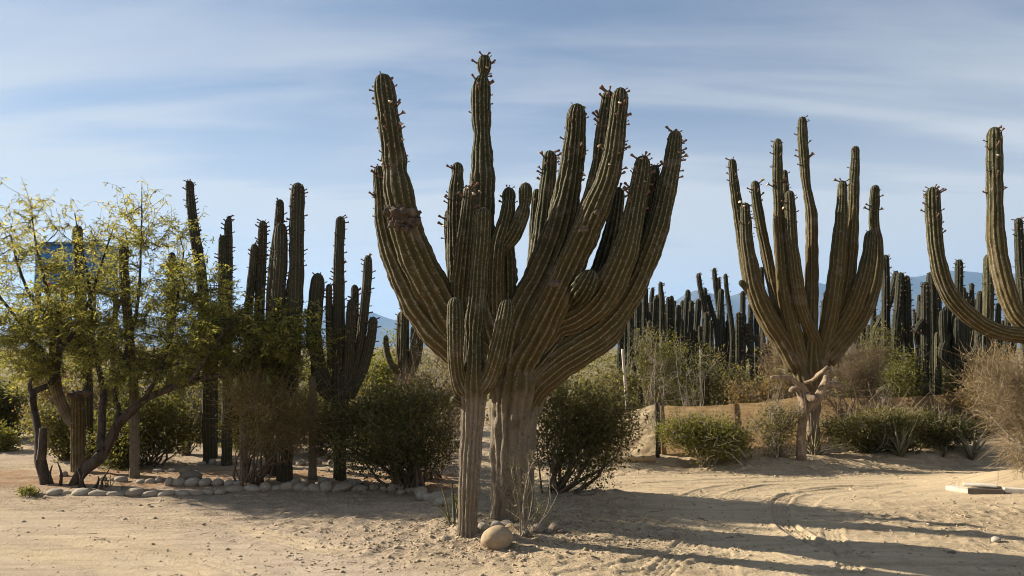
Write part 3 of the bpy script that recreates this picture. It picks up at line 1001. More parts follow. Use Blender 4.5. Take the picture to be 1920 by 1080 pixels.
# ------------------------------------------------------------------ the slim cactus before it
YS = 6.30
s0 = P(876, 1004, YS)
slim_base = Vector((s0.x, YS, Hf(s0.x, YS)))
slim = thing('cardon_cactus', 'slim young cardon with two short arms hugging its stem, in front of the huge cactus', 'cactus', slim_base)
sp = px_path([(907, 388, 13), (906, 405, 16), (904, 450, 17), (899, 500, 17.5), (897, 540, 18), (892, 600, 19), (890, 628, 18), (889, 680, 20), (888, 715, 26), (888, 742, 25), (886, 790, 21), (882, 850, 20.5), (879, 910, 19.5), (877, 960, 18), (876, 1006, 18)], YS)
sp[0, 2] = slim_base.z - 0.06
V_, Q_, T_, cr, ag, inf = rib_tube(sp, ribs=14, seed=301, depth=0.17, age=(0.15, 1.1), lump=0.07, necks=((1.08, .07, .012),), ds=0.025, flare=0.12)
zz = V_[:, 2]
ag = np.where(True, 0.22 + 0.93 * sstep(P(0, 650, YS).z, P(0, 800, YS).z, zz) * 1.0, ag)
slim_me = mesh_np('trunk', V_ - np.array(slim_base), Q_, T_, {'crest': cr, 'age': ag})
obj('trunk', slim_me, M['cactus'], slim)
for k, pts in enumerate([
        [(853, 556, 14), (853, 580, 15.5), (853, 630, 15.5), (854, 670, 15), (858, 705, 16), (868, 728, 18), (884, 742, 16)],
        [(952, 558, 14), (949, 585, 15.5), (942, 620, 16.5), (934, 655, 17), (924, 690, 17), (912, 716, 17), (893, 738, 16)],
        [(846, 744, 7), (853, 750, 10), (866, 756, 9)]]):
    arm(slim, slim_base, px_path(pts, YS, (-0.12, -0.16, -0.04)[k]), seed=330 + k, ribs=13 if k < 2 else 9, age=(0.2, 0.45), depth=0.17, ds=0.022, lump=0.05)

# ------------------------------------------------------------------ cactus by the fence
Y2 = 10.35
c0 = P(1524, 840, Y2)
f_base = Vector((c0.x, Y2, Hf(c0.x, Y2)))
fc = thing('cardon_cactus', 'tall candelabra cardon rising above a bleached crooked tree by the brown cloth fence', 'cactus', f_base)
tp = px_path([(1521, 625, 6), (1520, 655, 17), (1518, 685, 25), (1519, 715, 22), (1523, 750, 15), (1525, 790, 11), (1526, 850, 11)], Y2)
tp[0, 2] = f_base.z - 0.06
arm(fc, f_base, tp, 'trunk', seed=401, ribs=13, age=(0.5, 1.15), cork=True, dome=False)
F_ARMS = [
    ([(1372, 297, 7), (1376, 340, 9), (1382, 385, 10), (1389, 430, 10.5), (1396, 480, 11), (1406, 530, 12), (1425, 580, 14), (1455, 630, 16), (1490, 675, 18)], 0.35, (12, 0.6)),
    ([(1397, 379, 8), (1398, 410, 10), (1400, 450, 12), (1406, 490, 14), (1413, 530, 16), (1427, 570, 18), (1447, 607, 18.5), (1470, 642, 18.5), (1495, 690, 18)], -0.15, (14, 0.6)),
    ([(1415, 338, 8), (1419, 380, 9.5), (1428, 430, 10), (1438, 480, 10.5), (1448, 530, 11), (1460, 575, 12), (1480, 625, 13), (1505, 675, 15)], 0.15, (14, 0.7)),
    ([(1458, 259, 8), (1458, 290, 9.5), (1458, 340, 10), (1460, 380, 9.5), (1460, 410, 10.5), (1464, 467, 12), (1469, 530, 13), (1477, 580, 15), (1488, 630, 17), (1500, 680, 18), (1512, 720, 18)], -0.2, (14, 0.7)),
    ([(1471, 318, 5), (1473, 350, 6), (1471, 390, 7), (1470, 430, 7), (1472, 480, 7)], -0.05, (8, 0.4)),
    ([(1480, 356, 8), (1482, 395, 10.5), (1484, 440, 11), (1488, 480, 11), (1493, 520, 11.5), (1501, 570, 12), (1515, 610, 12), (1530, 645, 13), (1532, 680, 15)], -0.35, (12, 0.6)),
    ([(1504, 218, 8), (1505, 260, 9.5), (1508, 300, 9.5), (1511, 340, 8.5), (1516, 368, 9.5), (1521, 400, 11), (1522, 440, 12), (1522, 500, 12.5), (1521, 560, 12.5), (1520, 620, 13), (1520, 680, 15)], 0.30, (14, 0.8)),
    ([(1580, 338, 7), (1579, 370, 9.5), (1577, 410, 12), (1573, 460, 14), (1569, 510, 15.5), (1563, 560, 16), (1555, 605, 16), (1545, 645, 16), (1532, 690, 18)], -0.15, (4, 0.2)),
    ([(1604, 273, 7), (1603, 310, 8.5), (1601, 350, 10), (1600, 390, 11), (1597, 440, 12), (1593, 490, 13), (1587, 540, 14), (1577, 580, 14), (1562, 625, 14), (1540, 670, 16)], -0.05, (5, 0.5)),
    ([(1642, 346, 7), (1640, 380, 9.5), (1639, 420, 9.5), (1644, 450, 11), (1644, 490, 12), (1638, 530, 14), (1627, 565, 15), (1610, 602, 16), (1585, 635, 16), (1550, 675, 18)], 0.10, (8, 0.4)),
    ([(1632, 431, 8), (1629, 470, 11), (1622, 510, 13.5), (1611, 548, 15), (1597, 582, 16), (1577, 614, 16), (1550, 650, 16)], -0.25, (3, 0.3)),
    ([(1385, 527, 5), (1394, 533, 6.5), (1404, 545, 8), (1420, 568, 9)], -0.1, None),
]
for i, (pts, off, bd) in enumerate(F_ARMS):
    arm(fc, f_base, px_path(pts, Y2, off), seed=420 + i * 5, ribs=12, per=5, ds=0.045, age=(0.05, 0.80), depth=0.18, lump=0.07,
        necks=((0.98, 0.22, 0.02),) if i == 3 else ((1.12, .12, .03),) if i == 6 else (),
        buds=dict(n=bd[0], span=bd[1], size=0.048, single=True) if bd else None)

# ------------------------------------------------------------------ cactus at the right-hand edge
Y3 = 8.3
r0 = P(1968, 700, Y3)
r_base = Vector((r0.x, Y3, Hf(r0.x, Y3)))
rc = thing('cardon_cactus', 'cardon whose long bare arms sweep out low and bend upright above the dry straw bush', 'cactus', r_base)
tp = px_path([(1966, 560, 22), (1966, 640, 24), (1968, 700, 24), (1970, 800, 22), (1970, 900, 22)], Y3)
tp[0, 2] = r_base.z - 0.06
arm(rc, r_base, tp, 'trunk', seed=501, ribs=13, age=(0.6, 1.1))
for i, (pts, off, bd) in enumerate([
        ([(1749, 349, 12), (1749, 380, 14), (1751, 420, 14), (1754, 460, 14), (1761, 500, 15), (1772, 535, 15.5), (1790, 565, 16), (1815, 590, 16), (1845, 611, 16), (1880, 624, 15), (1918, 630, 15), (1960, 650, 17)], -0.15, (26, 0.55)),
        ([(1864, 237, 12), (1864, 270, 14), (1865, 330, 14.5), (1866, 390, 14.5), (1867, 440, 16), (1872, 480, 16.5), (1880, 520, 17), (1892, 560, 17), (1910, 595, 17), (1958, 640, 18)], 0.1, (18, 0.8))]):
    arm(rc, r_base, px_path(pts, Y3, off), seed=520 + i * 3, ribs=13, ds=0.035, age=(0.05, 0.6), depth=0.17, lump=0.06, buds=dict(n=bd[0], span=bd[1], size=0.048, single=True))

# ------------------------------------------------------------------ the other cacti, each from its own outline
def field_cactus(label, stems, Y, base=None, group=None, ribs=11, per=4, mat='cactus_far', seed=0, buds=14, age=(0.05, 0.4), ds=0.08, budsize=0.038, name='cardon_cactus'):
    """stems[0] runs to the ground; the others end on it. base = photo x of the foot"""
    p0 = px_path(stems[0], Y)
    x, y = p0[0, 0], p0[0, 1]
    z = Hf(x, y)
    if p0[0, 2] > z - 0.05:                     # carry the stem on down to the ground
        p0 = np.vstack([[x, y, z - 0.06, p0[0, 3]], p0])
    else:
        p0[0, 2] = z - 0.06
    org = Vector((x, y, z))
    if len(stems) == 1:
        V, Q, T, cr, ag, info = rib_tube(p0, seed=seed, ribs=ribs, per=per, ds=ds, age=age, lump=0.06)
        o = obj(name, mesh_np(name, V - np.array(org), Q, T, {'crest': cr, 'age': ag}), M[mat], None, org)
        tag(o, label, 'cactus', group)
        if buds:
            add_buds(o, info, buds * 3, min(0.5 * info['L'], 1.2), budsize, np.random.default_rng(seed), org, single=False, side=np.array([1, -.3, 0]))
        return o
    root = thing(name, label, 'cactus', org, group)
    for i, st in enumerate(stems):
        off = 0 if i == 0 else ((i * 37) % 7 - 3) * 0.05
        path = p0 if i == 0 else px_path(st, Y, off)
        V, Q, T, cr, ag, info = rib_tube(path, seed=seed + i, ribs=ribs, per=per, ds=ds, age=age, lump=0.06)
        o = obj('trunk' if i == 0 else 'arm', mesh_np('arm', V - np.array(org), Q, T, {'crest': cr, 'age': ag}), M[mat], root)
        if buds:
            add_buds(o, info, max(6, int(buds * (3 if i == 0 else 2))), min(0.5 * info['L'], 1.2), budsize, np.random.default_rng(seed + i), org, single=False, side=np.array([1, -.3, 0]))
    return root


# left planting bed
field_cactus('slender leaning cactus column, tallest of those rising behind the mesquite crown',
             [[(355, 335, 7), (358, 380, 8.5), (364, 430, 9.5), (372, 480, 10), (379, 540, 10.5), (385, 620, 11), (390, 720, 11), (392, 862, 11)]], 10.2, seed=601, buds=26, per=5, ds=0.05)
field_cactus('paired cactus columns, one topped by a tiny round head, behind the brown dry bush',
             [[(430, 402, 4.5), (430, 410, 4), (428, 422, 7), (429, 470, 7.5), (428, 540, 8), (427, 640, 9), (426, 760, 10), (425, 870, 10)],
              [(417, 441, 7), (417, 480, 8), (417, 540, 8.5), (420, 620, 9), (425, 690, 9)]], 10.0, seed=611, buds=24, per=5, ds=0.05)
field_cactus('two-stemmed cactus with close-set slim columns beside the thick cluster in the stone-edged bed',
             [[(493, 411, 7.5), (492, 450, 8.5), (490, 500, 9), (487, 560, 9.5), (486, 640, 10), (488, 740, 11), (502, 820, 11), (512, 893, 11)],
              [(477, 456, 6), (475, 490, 7.5), (470, 540, 8), (465, 600, 8), (468, 680, 8.5), (486, 760, 9)]], 9.15, seed=621, buds=24, per=5, ds=0.05)
field_cactus('thick-stemmed cactus cluster with a smooth fat tallest column in the stone-edged bed',
             [[(559, 341, 12.5), (558, 370, 13.5), (557, 420, 13.5), (556, 480, 14), (554, 560, 14.5), (550, 650, 14), (542, 760, 14), (536, 830, 14), (533, 904, 15)],
              [(527, 417, 11), (527, 450, 12.5), (526, 500, 13), (522, 560, 13), (520, 640, 12.5), (524, 740, 12), (533, 800, 11)],
              [(525, 373, 7.5), (524, 410, 8.5), (519, 450, 9), (513, 500, 9), (508, 560, 9), (510, 650, 9.5), (520, 740, 10), (532, 790, 10)],
              [(545, 520, 6), (543, 560, 8), (540, 620, 9), (538, 720, 9)]], 8.75, seed=631, ribs=13, buds=16, per=5, ds=0.045)
field_cactus('branching cactus with knobbly central column and many upturned side arms behind the dark bush',
             [[(638, 399, 8.5), (638, 425, 9.5), (636, 460, 9), (635, 500, 10.5), (635, 560, 11), (635, 640, 12), (636, 700, 14), (637, 750, 15), (637, 820, 12), (637, 904, 12.5)],
              [(596, 511, 12), (595, 540, 14), (591, 580, 14.5), (589, 630, 14), (600, 690, 13), (622, 738, 12)],
              [(690, 478, 7.5), (689, 510, 8.5), (686, 550, 9), (681, 600, 9), (675, 650, 10), (660, 705, 11), (642, 750, 11)],
              [(665, 533, 7), (665, 570, 8), (662, 620, 9), (658, 680, 9.5), (645, 740, 10)],
              [(659, 560, 8), (658, 600, 9.5), (655, 650, 10), (652, 700, 10), (642, 745, 10)],
              [(700, 593, 8), (698, 620, 9), (690, 660, 9.5), (677, 700, 10), (655, 745, 10)],
              [(674, 620, 7.5), (671, 650, 8.5), (664, 690, 9), (654, 725, 9.5), (640, 752, 10)],
              [(590, 642, 7), (591, 670, 8.5), (593, 705, 9), (603, 728, 9.5), (622, 748, 10)],
              [(617, 532, 5), (617, 570, 6.5), (618, 620, 7), (622, 690, 8)],
              [(606, 700, 4.5), (609, 718, 5), (617, 736, 5)]], 8.95, seed=641, ribs=12, buds=12, per=5, ds=0.04)
field_cactus('small candelabra cactus with a long J-shaped arm, alone behind green scrub',
             [[(759, 557, 7.5), (759, 590, 8.5), (758, 640, 9), (757, 690, 9.5), (757, 730, 8), (757, 790, 8)],
              [(723, 628, 5), (724, 650, 5.5), (730, 675, 6), (742, 693, 6), (756, 704, 6)],
              [(752, 584, 6.5), (750, 620, 8), (750, 660, 8.5), (755, 695, 8)],
              [(789, 605, 4.5), (788, 640, 6), (783, 670, 7), (772, 695, 8), (760, 710, 8)],
              [(774, 612, 4), (774, 640, 5), (772, 672, 6), (764, 700, 7)],
              [(781, 590, 4), (780, 630, 5), (776, 670, 5), (768, 698, 6)]], 13.0, seed=661, buds=4, per=4, ds=0.07, mat='cactus', age=(0.2, 0.5))
# under the mesquite
stump = field_cactus('pale cactus trunk broken off at the top with one arm curving up, under the mesquite',
                     [[(146, 742, 12), (146, 760, 12), (146, 800, 12.5), (146, 850, 12), (146, 899, 12)],
                      [(103, 600, 7), (102, 640, 8), (102, 690, 9), (106, 728, 9.5), (116, 760, 10), (130, 784, 10), (144, 800, 9)]], 9.35, seed=671, ribs=13, buds=0, per=5, ds=0.04, mat='cactus', age=(0.55, 0.9))
so = Vector(stump.location)
obj('scar', lump_mesh('scar', 15 * ppm(9.35), 3, 0.6, 3, 2.6, (1.0, 0.9, 0.65)), M['scar'], stump, P(147, 742, 9.33) - so)
obj('scar', lump_mesh('scar', 8 * ppm(9.35), 6, 0.6, 3, 2.6, (1.5, 0.7, 0.5)), M['scar'], stump, P(160, 736, 9.25) - so)
field_cactus('green cactus column leaning close beside the broken cactus trunk under the mesquite',
             [[(145, 415, 9), (146, 460, 9.5), (150, 540, 9.5), (158, 640, 9.5), (164, 740, 9.5), (165, 870, 9)]], 10.1, seed=675, buds=10, per=5, ds=0.05)
field_cactus('straight brown cactus post standing in bare soil right of the leaning mesquite trunk',
             [[(230, 462, 7), (232, 500, 8), (238, 580, 8.5), (246, 680, 8.5), (252, 760, 8.5), (252, 910, 8.5)]], 8.95, seed=677, buds=8, per=5, ds=0.045, mat='cactus', age=(0.2, 1.05))
field_cactus('thin cactus column hidden deep in the mesquite foliage beside the tallest leaning one',
             [[(323, 463, 6), (322, 500, 7), (320, 580, 7), (318, 700, 7.5), (318, 850, 7.5)]], 11.0, seed=679, buds=8)
field_cactus('short round-topped cactus stub behind the leaning mesquite trunk',
             [[(238, 747, 6), (238, 770, 6.5), (238, 800, 6.5), (238, 850, 6.5)]], 10.3, seed=681, buds=0, mat='cactus', age=(0.1, 0.4))
field_cactus('bare grey cactus post standing alone between the brown dry bush and the dark bush',
             [[(586, 700, 7), (586, 760, 7.5), (586, 830, 7.5), (586, 905, 8)]], 8.8, seed=683, buds=0, mat='cactus', age=(0.95, 1.1), per=5, ds=0.05)
field_cactus('brown cactus post rising through the dry bush beside the stone edging',
             [[(458, 700, 7), (457, 770, 7.5), (457, 840, 7.5), (457, 908, 8)]], 8.7, seed=685, buds=0, mat='cactus', age=(0.6, 1.1), per=5, ds=0.05)
field_cactus('second dark cactus post close behind the leaning tall column',
             [[(402, 560, 6), (402, 620, 7), (402, 740, 7), (401, 862, 7)]], 10.6, seed=687, buds=0)

# field behind the fence
GRP = 'cactus columns in the field behind the fence'
FIELD = 'dark ribbed cactus column crowded among others in the field behind the cloth fence'
singles = [  # (points, Y)
    ([(1197, 540, 7), (1196, 600, 7.5), (1195, 690, 8)], 16),
    ([(1210, 537, 5.5), (1209, 600, 6), (1208, 690, 6)], 16.5),
    ([(1231, 553, 5.5), (1229, 600, 6), (1225, 680, 6.5)], 16),
    ([(1253, 556, 4), (1253, 600, 5), (1252, 660, 5)], 18),
    ([(1259, 554, 4.5), (1259, 600, 5), (1260, 660, 5)], 19),
    ([(1272, 571, 5.5), (1271, 610, 5.5), (1270, 670, 5.5)], 17),
    ([(1288, 555, 5.5), (1286, 600, 5.5), (1284, 670, 6)], 18),
    ([(1297, 563, 4.5), (1295, 610, 5), (1291, 670, 5)], 17),
    ([(1310, 560, 6), (1307, 610, 6.5), (1304, 670, 6.5)], 16.5),
    ([(1322, 539, 4.5), (1321, 590, 5), (1319, 670, 5.5)], 18),
    ([(1325, 584, 5), (1325, 620, 5.5), (1325, 680, 5.5)], 15),
    ([(1353, 541, 5.5), (1350, 590, 6), (1346, 670, 6.5)], 16),
    ([(1393, 545, 5), (1392, 600, 5.5), (1390, 690, 5.5)], 17),
    ([(1174, 560, 6), (1174, 620, 6.5), (1172, 710, 7)], 17),
    ([(1166, 612, 5), (1163, 660, 6), (1160, 730, 6)], 15),
    ([(1183, 580, 6), (1183, 640, 6.5), (1182, 720, 7)], 15.5),
    ([(1219, 600, 4.5), (1214, 650, 5), (1210, 700, 5)], 15.2),
    ([(1265, 563, 2.8), (1265, 600, 3.5), (1264, 660, 4)], 20),
    ([(1245, 590, 4), (1243, 630, 4.5), (1243, 680, 5)], 17.5),
    ([(1279, 600, 4), (1278, 630, 4.5), (1277, 680, 5)], 16.2),
    ([(1333, 600, 3.5), (1334, 640, 4.5), (1334, 690, 5)], 17.3),
    ([(1364, 600, 4), (1364, 640, 4.5), (1364, 690, 5)], 18.5),
    ([(1443, 560, 4), (1443, 620, 5), (1443, 690, 5)], 18),
    ([(1428, 500, 4.5), (1429, 560, 5), (1430, 690, 5.5)], 19),
    ([(1546, 560, 6), (1543, 610, 6), (1538, 690, 6)], 16.5),
    ([(1556, 548, 4), (1556, 600, 5), (1554, 690, 5)], 19),
    ([(1638, 566, 4), (1637, 610, 5), (1634, 690, 5.5)], 18),
    ([(1648, 590, 4), (1646, 630, 4.5), (1642, 690, 5)], 17),
    ([(1725, 565, 3.5), (1724, 610, 4), (1724, 690, 4.5)], 20),
    ([(1745, 509, 8), (1748, 550, 10), (1749, 620, 10), (1749, 700, 9)], 14.5),
    ([(1755, 535, 7), (1757, 580, 8), (1757, 640, 8), (1757, 700, 8)], 15),
    ([(1807, 538, 4), (1807, 580, 4.5), (1806, 680, 5)], 18),
    ([(1822, 530, 4), (1822, 570, 4.5), (1821, 690, 5)], 18),
    ([(1838, 545, 5.5), (1836, 580, 6), (1833, 690, 6.5)], 17),
    ([(1830, 560, 4), (1829, 600, 5), (1827, 690, 5)], 19),
    ([(1872, 567, 4.5), (1871, 610, 5), (1869, 690, 5)], 18),
    ([(1880, 600, 3.5), (1880, 640, 4), (1880, 690, 4)], 19),
    ([(1890, 590, 5), (1888, 630, 6), (1885, 690, 6)], 16),
    ([(1813, 560, 5.5), (1812, 600, 6.5), (1812, 690, 7)], 16),
    ([(1700, 620, 4), (1702, 650, 5), (1703, 700, 5)], 17),
    ([(1664, 600, 4), (1666, 650, 5), (1668, 700, 5)], 16.5),
]
_r = random.Random(99)
for k in range(58):
    x_ = _r.uniform(1168, 1300) if k < 20 else _r.uniform(1300, 1420) if k < 30 else _r.uniform(1540, 1925)
    t_ = _r.uniform(536, 632) - (6 if k < 20 else 0)
    w_ = _r.uniform(3.4, 6.0)
    ln_ = _r.uniform(-7, 7)
    singles.append(([(x_, t_, w_ * 0.85), (x_ + ln_ * 0.4, t_ + 35, w_), (x_ + ln_, 690, w_ * 1.1)], _r.uniform(17.5, 25)))


def crowd(x):
    if x < 1225:
        return 'dark cactus column in the tight stand right behind the arms of the huge cactus', 'stand behind the huge cactus'
    if x < 1420:
        return 'ribbed cactus column in the crowd along the mountain skyline left of the candelabra cardon', 'crowd left of the candelabra'
    if x < 1600:
        return 'dark cactus column glimpsed between the arms of the candelabra cardon', 'columns behind the candelabra'
    if x < 1705:
        return 'cactus column in the thin row just right of the candelabra cardon', 'row right of the candelabra'
    return 'cactus column in the thicket around the fat barrel cactus cluster', 'thicket round the barrel cluster'


for i, (pts, Y) in enumerate(singles):
    st_ = [pts]
    if i % 3 == 1:      # a side arm on some
        x_, y_, w_ = pts[1]
        sg_ = 1 if i % 2 else -1
        st_.append([(x_ + sg_ * w_ * 2.3, y_ - 6 - (i * 7) % 22, w_ * .65), (x_ + sg_ * w_ * 2.2, y_ + 18, w_ * .75), (x_ + sg_ * w_ * 1.2, y_ + 38, w_ * .75), (x_ + (pts[2][0] - x_) * .5, y_ + 46, w_ * .7)])
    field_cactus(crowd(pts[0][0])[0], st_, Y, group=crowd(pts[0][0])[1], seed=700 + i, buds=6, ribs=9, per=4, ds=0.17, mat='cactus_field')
multi = [
    ('far cactus column with a narrower head on a thick body, close beside the huge cactus', [[(1239, 528, 4.5), (1239, 548, 4.5), (1241, 556, 5.5), (1242, 600, 6), (1243, 690, 6.5)]], 17),
    ('slim cactus column leaning left, its top standing clear against the sky above the mountains', [[(1309, 512, 4.5), (1313, 540, 5), (1321, 580, 6), (1330, 640, 6.5), (1332, 700, 6.5)]], 17.5),
    ('leaning cactus arm slanting down to the right in the far field', [[(1327, 552, 3.5), (1334, 580, 4.5), (1342, 610, 5.5), (1350, 690, 6)]], 18),
    ('tallest forked cactus column on the mountain skyline, a shorter head joined at its right', [[(1339, 502, 4.2), (1341, 530, 4.8), (1346, 570, 5), (1354, 610, 5.5), (1358, 690, 6)], [(1347, 520, 3.5), (1348, 545, 4.2), (1348, 580, 4.5)]], 18.5),
    ('slim cactus column with buds up its right edge, bent like a bow against the mountains', [[(1360, 513, 4), (1362, 540, 4.3), (1367, 575, 4.8), (1373, 620, 5.2), (1376, 690, 5.5)]], 18),
    ('low cactus with a J-shaped arm hooking off its column, near the tree with bleached branches', [[(1385, 585, 6), (1385, 630, 6.5), (1386, 700, 6.5)], [(1399, 606, 4), (1400, 635, 4.5), (1407, 655, 4.5), (1400, 668, 4.5), (1389, 678, 5)]], 14.5),
    ('short cactus stub poking out of scrub beneath the J-armed cactus', [[(1372, 656, 4.5), (1372, 675, 5), (1372, 710, 5)]], 14),
    ('single clear short cactus column standing in the open scrub above the fence', [[(1324, 697, 5.5), (1324, 720, 5.8), (1323, 775, 5.8)]], 13),
    ('short dark cactus stub beside the pale leaning pole', [[(1200, 724, 5), (1200, 745, 5.3), (1200, 790, 5.3)]], 12.8),
    ('narrow dark cactus column behind the pale leaning pole', [[(1188, 684, 5), (1188, 720, 5.3), (1188, 790, 5.5)]], 13.2),
    ('tall cactus column with spiky budded right edge beside the candelabra cardon', [[(1660, 477, 6.5), (1661, 520, 7), (1661, 570, 7.5), (1661, 690, 8)]], 14.5),
    ('cactus column slanting strongly up to the right across its neighbour', [[(1681, 507, 5), (1677, 530, 6), (1668, 565, 6.5), (1652, 600, 6.5), (1640, 630, 6.5), (1632, 700, 7)]], 15.2),
    ('twin cactus with two columns meeting at the top like an arch', [[(1689, 510, 7.5), (1687, 540, 8), (1684, 580, 8), (1680, 620, 8), (1678, 700, 8)], [(1700, 516, 5), (1702, 550, 6), (1702, 590, 7), (1704, 640, 8), (1708, 690, 8)]], 14.2),
    ('tall smooth-topped cactus column on a long thin dark stem above the end of the fence', [[(1735, 528, 7), (1735, 560, 8), (1735, 620, 8), (1735, 690, 7), (1736, 750, 6)], [(1716, 625, 6.5), (1722, 612, 6.5), (1731, 602, 6)]], 13.4),
    ('cactus column with flat budded top rising highest over the fat barrel cluster', [[(1798, 486, 7), (1798, 520, 7.5), (1797, 560, 8), (1796, 690, 8)]], 15.5),
    ('tall smooth pale-edged cactus column close to the sweeping arms of the edge cactus', [[(1853, 476, 8), (1853, 510, 9), (1853, 560, 9.5), (1853, 620, 9.5), (1853, 700, 9)]], 13.5),
    ('pale green short cactus column beside the fence end', [[(1732, 672, 5), (1732, 700, 5.8), (1733, 730, 5), (1736, 770, 4)]], 12.9),
    ('thin dark cactus stick left of the pale short column by the fence end', [[(1721, 646, 4.3), (1721, 690, 4.8), (1722, 775, 4.8)]], 13.1),
    ('blunt short cactus column standing behind the cloth fence end', [[(1759, 687, 5), (1759, 710, 5.5), (1759, 775, 5.5)]], 12.8),
    ('small pale cactus finger before the barrel cluster', [[(1758, 622, 5), (1758, 645, 5.8), (1758, 680, 5.8), (1758, 740, 5.5)]], 13.6),
    ('cactus with an elbowed arm lying low then turning up, right of the barrel cluster', [[(1836, 624, 4.5), (1832, 650, 5.5), (1823, 668, 6.5), (1808, 684, 7), (1800, 705, 6.5), (1799, 770, 6)]], 13.5),
    ('slim budded cactus column cut by the photograph edge above the straw bush', [[(1909, 408, 7), (1911, 450, 8), (1914, 500, 9), (1919, 560, 10), (1925, 640, 10), (1928, 720, 10)], [(1925, 500, 6), (1927, 560, 8), (1927, 620, 8)]], 11.0),
]
multi_label_fix = {21: 'slim budded cactus column rising close behind the trunk of the low-armed cardon'}
for i, (lab, st, Y) in enumerate(multi):
    lab = multi_label_fix.get(i, lab)
    short = st[0][0][1] > 615
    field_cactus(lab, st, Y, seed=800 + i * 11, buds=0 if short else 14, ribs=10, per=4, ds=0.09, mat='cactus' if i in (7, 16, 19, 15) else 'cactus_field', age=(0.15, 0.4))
# barrel cluster of fused columns
barrel = [[(1790, 578, 9), (1790, 610, 11), (1789, 650, 12), (1786, 690, 12), (1786, 770, 11)]]
for k, (x, ty, w) in enumerate(((1768, 580, 6), (1775, 574, 7), (1783, 572, 7), (1799, 580, 7), (1806, 588, 7), (1779, 590, 7), (1795, 592, 7))):
    barrel.append([(x, ty, w), (x, ty + 30, w + 1), (x + (1788 - x) * 0.15, ty + 70, w + 1.5), (x + (1788 - x) * 0.6, ty + 100, w + 1)])
barrel.append([(1780, 621, 6), (1774, 640, 8), (1767, 660, 8), (1770, 678, 7), (1784, 690, 6)])
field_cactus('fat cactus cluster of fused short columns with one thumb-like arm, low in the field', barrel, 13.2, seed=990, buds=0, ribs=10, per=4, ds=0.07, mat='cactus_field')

# ------------------------------------------------------------------ leaves and twigs
def leaf_cloud(geo, C, size, var, rng, aspect=0.42, droop=0.0, strips=False):
    """one small leaf face per centre"""
    n = len(C)
    d = rng.normal(size=(n, 3)); d /= np.linalg.norm(d, axis=1)[:, None]
    d[:, 2] = d[:, 2] * (1 - droop) - droop * 1.2
    d /= np.linalg.norm(d, axis=1)[:, None]
    s = rng.normal(size=(n, 3))
    s -= d * (s * d).sum(1)[:, None]
    s /= np.linalg.norm(s, axis=1)[:, None] + 1e-9
    nrm = np.cross(d, s)
    L = (size * (0.6 + 0.8 * rng.random(n)))[:, None]
    W = L * aspect
    if strips:
        V = np.stack([C - s * W * .15, C + s * W * .15,
                      C + d * L * .5 + s * W * .5 + nrm * L * .06, C + d * L * .5 - s * W * .5 + nrm * L * .06,
                      C + d * L + s * W * .1 - nrm * L * .12, C + d * L - s * W * .1 - nrm * L * .12], 1)
        k = np.arange(n)[:, None] * 6
        Q = np.concatenate([k + np.array([0, 1, 2, 3]), k + np.array([3, 2, 4, 5])])
        geo.add(V.reshape(-1, 3), Q, None, var=np.repeat(var, 6))
    else:
        V = np.stack([C, C + d * L * .5 + s * W * .5, C + d * L, C + d * L * .5 - s * W * .5 + nrm * L * .05], 1)
        geo.add(V.reshape(-1, 3), np.arange(n * 4).reshape(-1, 4), None, var=np.repeat(var, 4))


def many_tubes(geo, PL, r0, r1, var=0.5, sides=3):
    """PL (m, k, 3) thin twigs"""
    PL = np.asarray(PL, float)
    m, k, _ = PL.shape
    t = np.gradient(PL, axis=1)
    t /= np.linalg.norm(t, axis=2)[..., None] + 1e-9
    up = np.array([0.31, 0.52, 0.79])
    n = np.cross(t, up); n /= np.linalg.norm(n, axis=2)[..., None] + 1e-9
    b = np.cross(t, n)
    a = np.arange(sides) * 2 * np.pi / sides
    r = np.linspace(1, 0, k)
    r0 = np.broadcast_to(np.asarray(r0, float), (m,)); r1 = np.broadcast_to(np.asarray(r1, float), (m,))
    rad = r0[:, None] * r[None] + r1[:, None] * (1 - r[None])
    V = PL[:, :, None, :] + rad[:, :, None, None] * (np.cos(a)[None, None, :, None] * n[:, :, None, :] + np.sin(a)[None, None, :, None] * b[:, :, None, :])
    q = ring_quads(k, sides)
    Q = (q[None] + (np.arange(m) * k * sides)[:, None, None]).reshape(-1, 4)
    vv = np.broadcast_to(np.asarray(var, float), (m,))
    geo.add(V.reshape(-1, 3), Q, None, var=np.repeat(vv, k * sides))


def curved(A, B, k, rng, wob=0.12, sag=0.0):
    """(m,3) to (m,3) -> (m,k,3) wavering lines"""
    A = np.asarray(A, float); B = np.asarray(B, float)
    t = np.linspace(0, 1, k)[None, :, None]
    L = np.linalg.norm(B - A, axis=1)[:, None, None]
    p = A[:, None] * (1 - t) + B[:, None] * t
    w1 = rng.normal(size=(len(A), 1, 3)); w2 = rng.normal(size=(len(A), 1, 3))
    p = p + wob * L * (w1 * np.sin(np.pi * t) * 0.5 + w2 * np.sin(2 * np.pi * t) * 0.3)
    p[..., 2] += (sag * L * np.sin(np.pi * t))[..., 0]
    return p


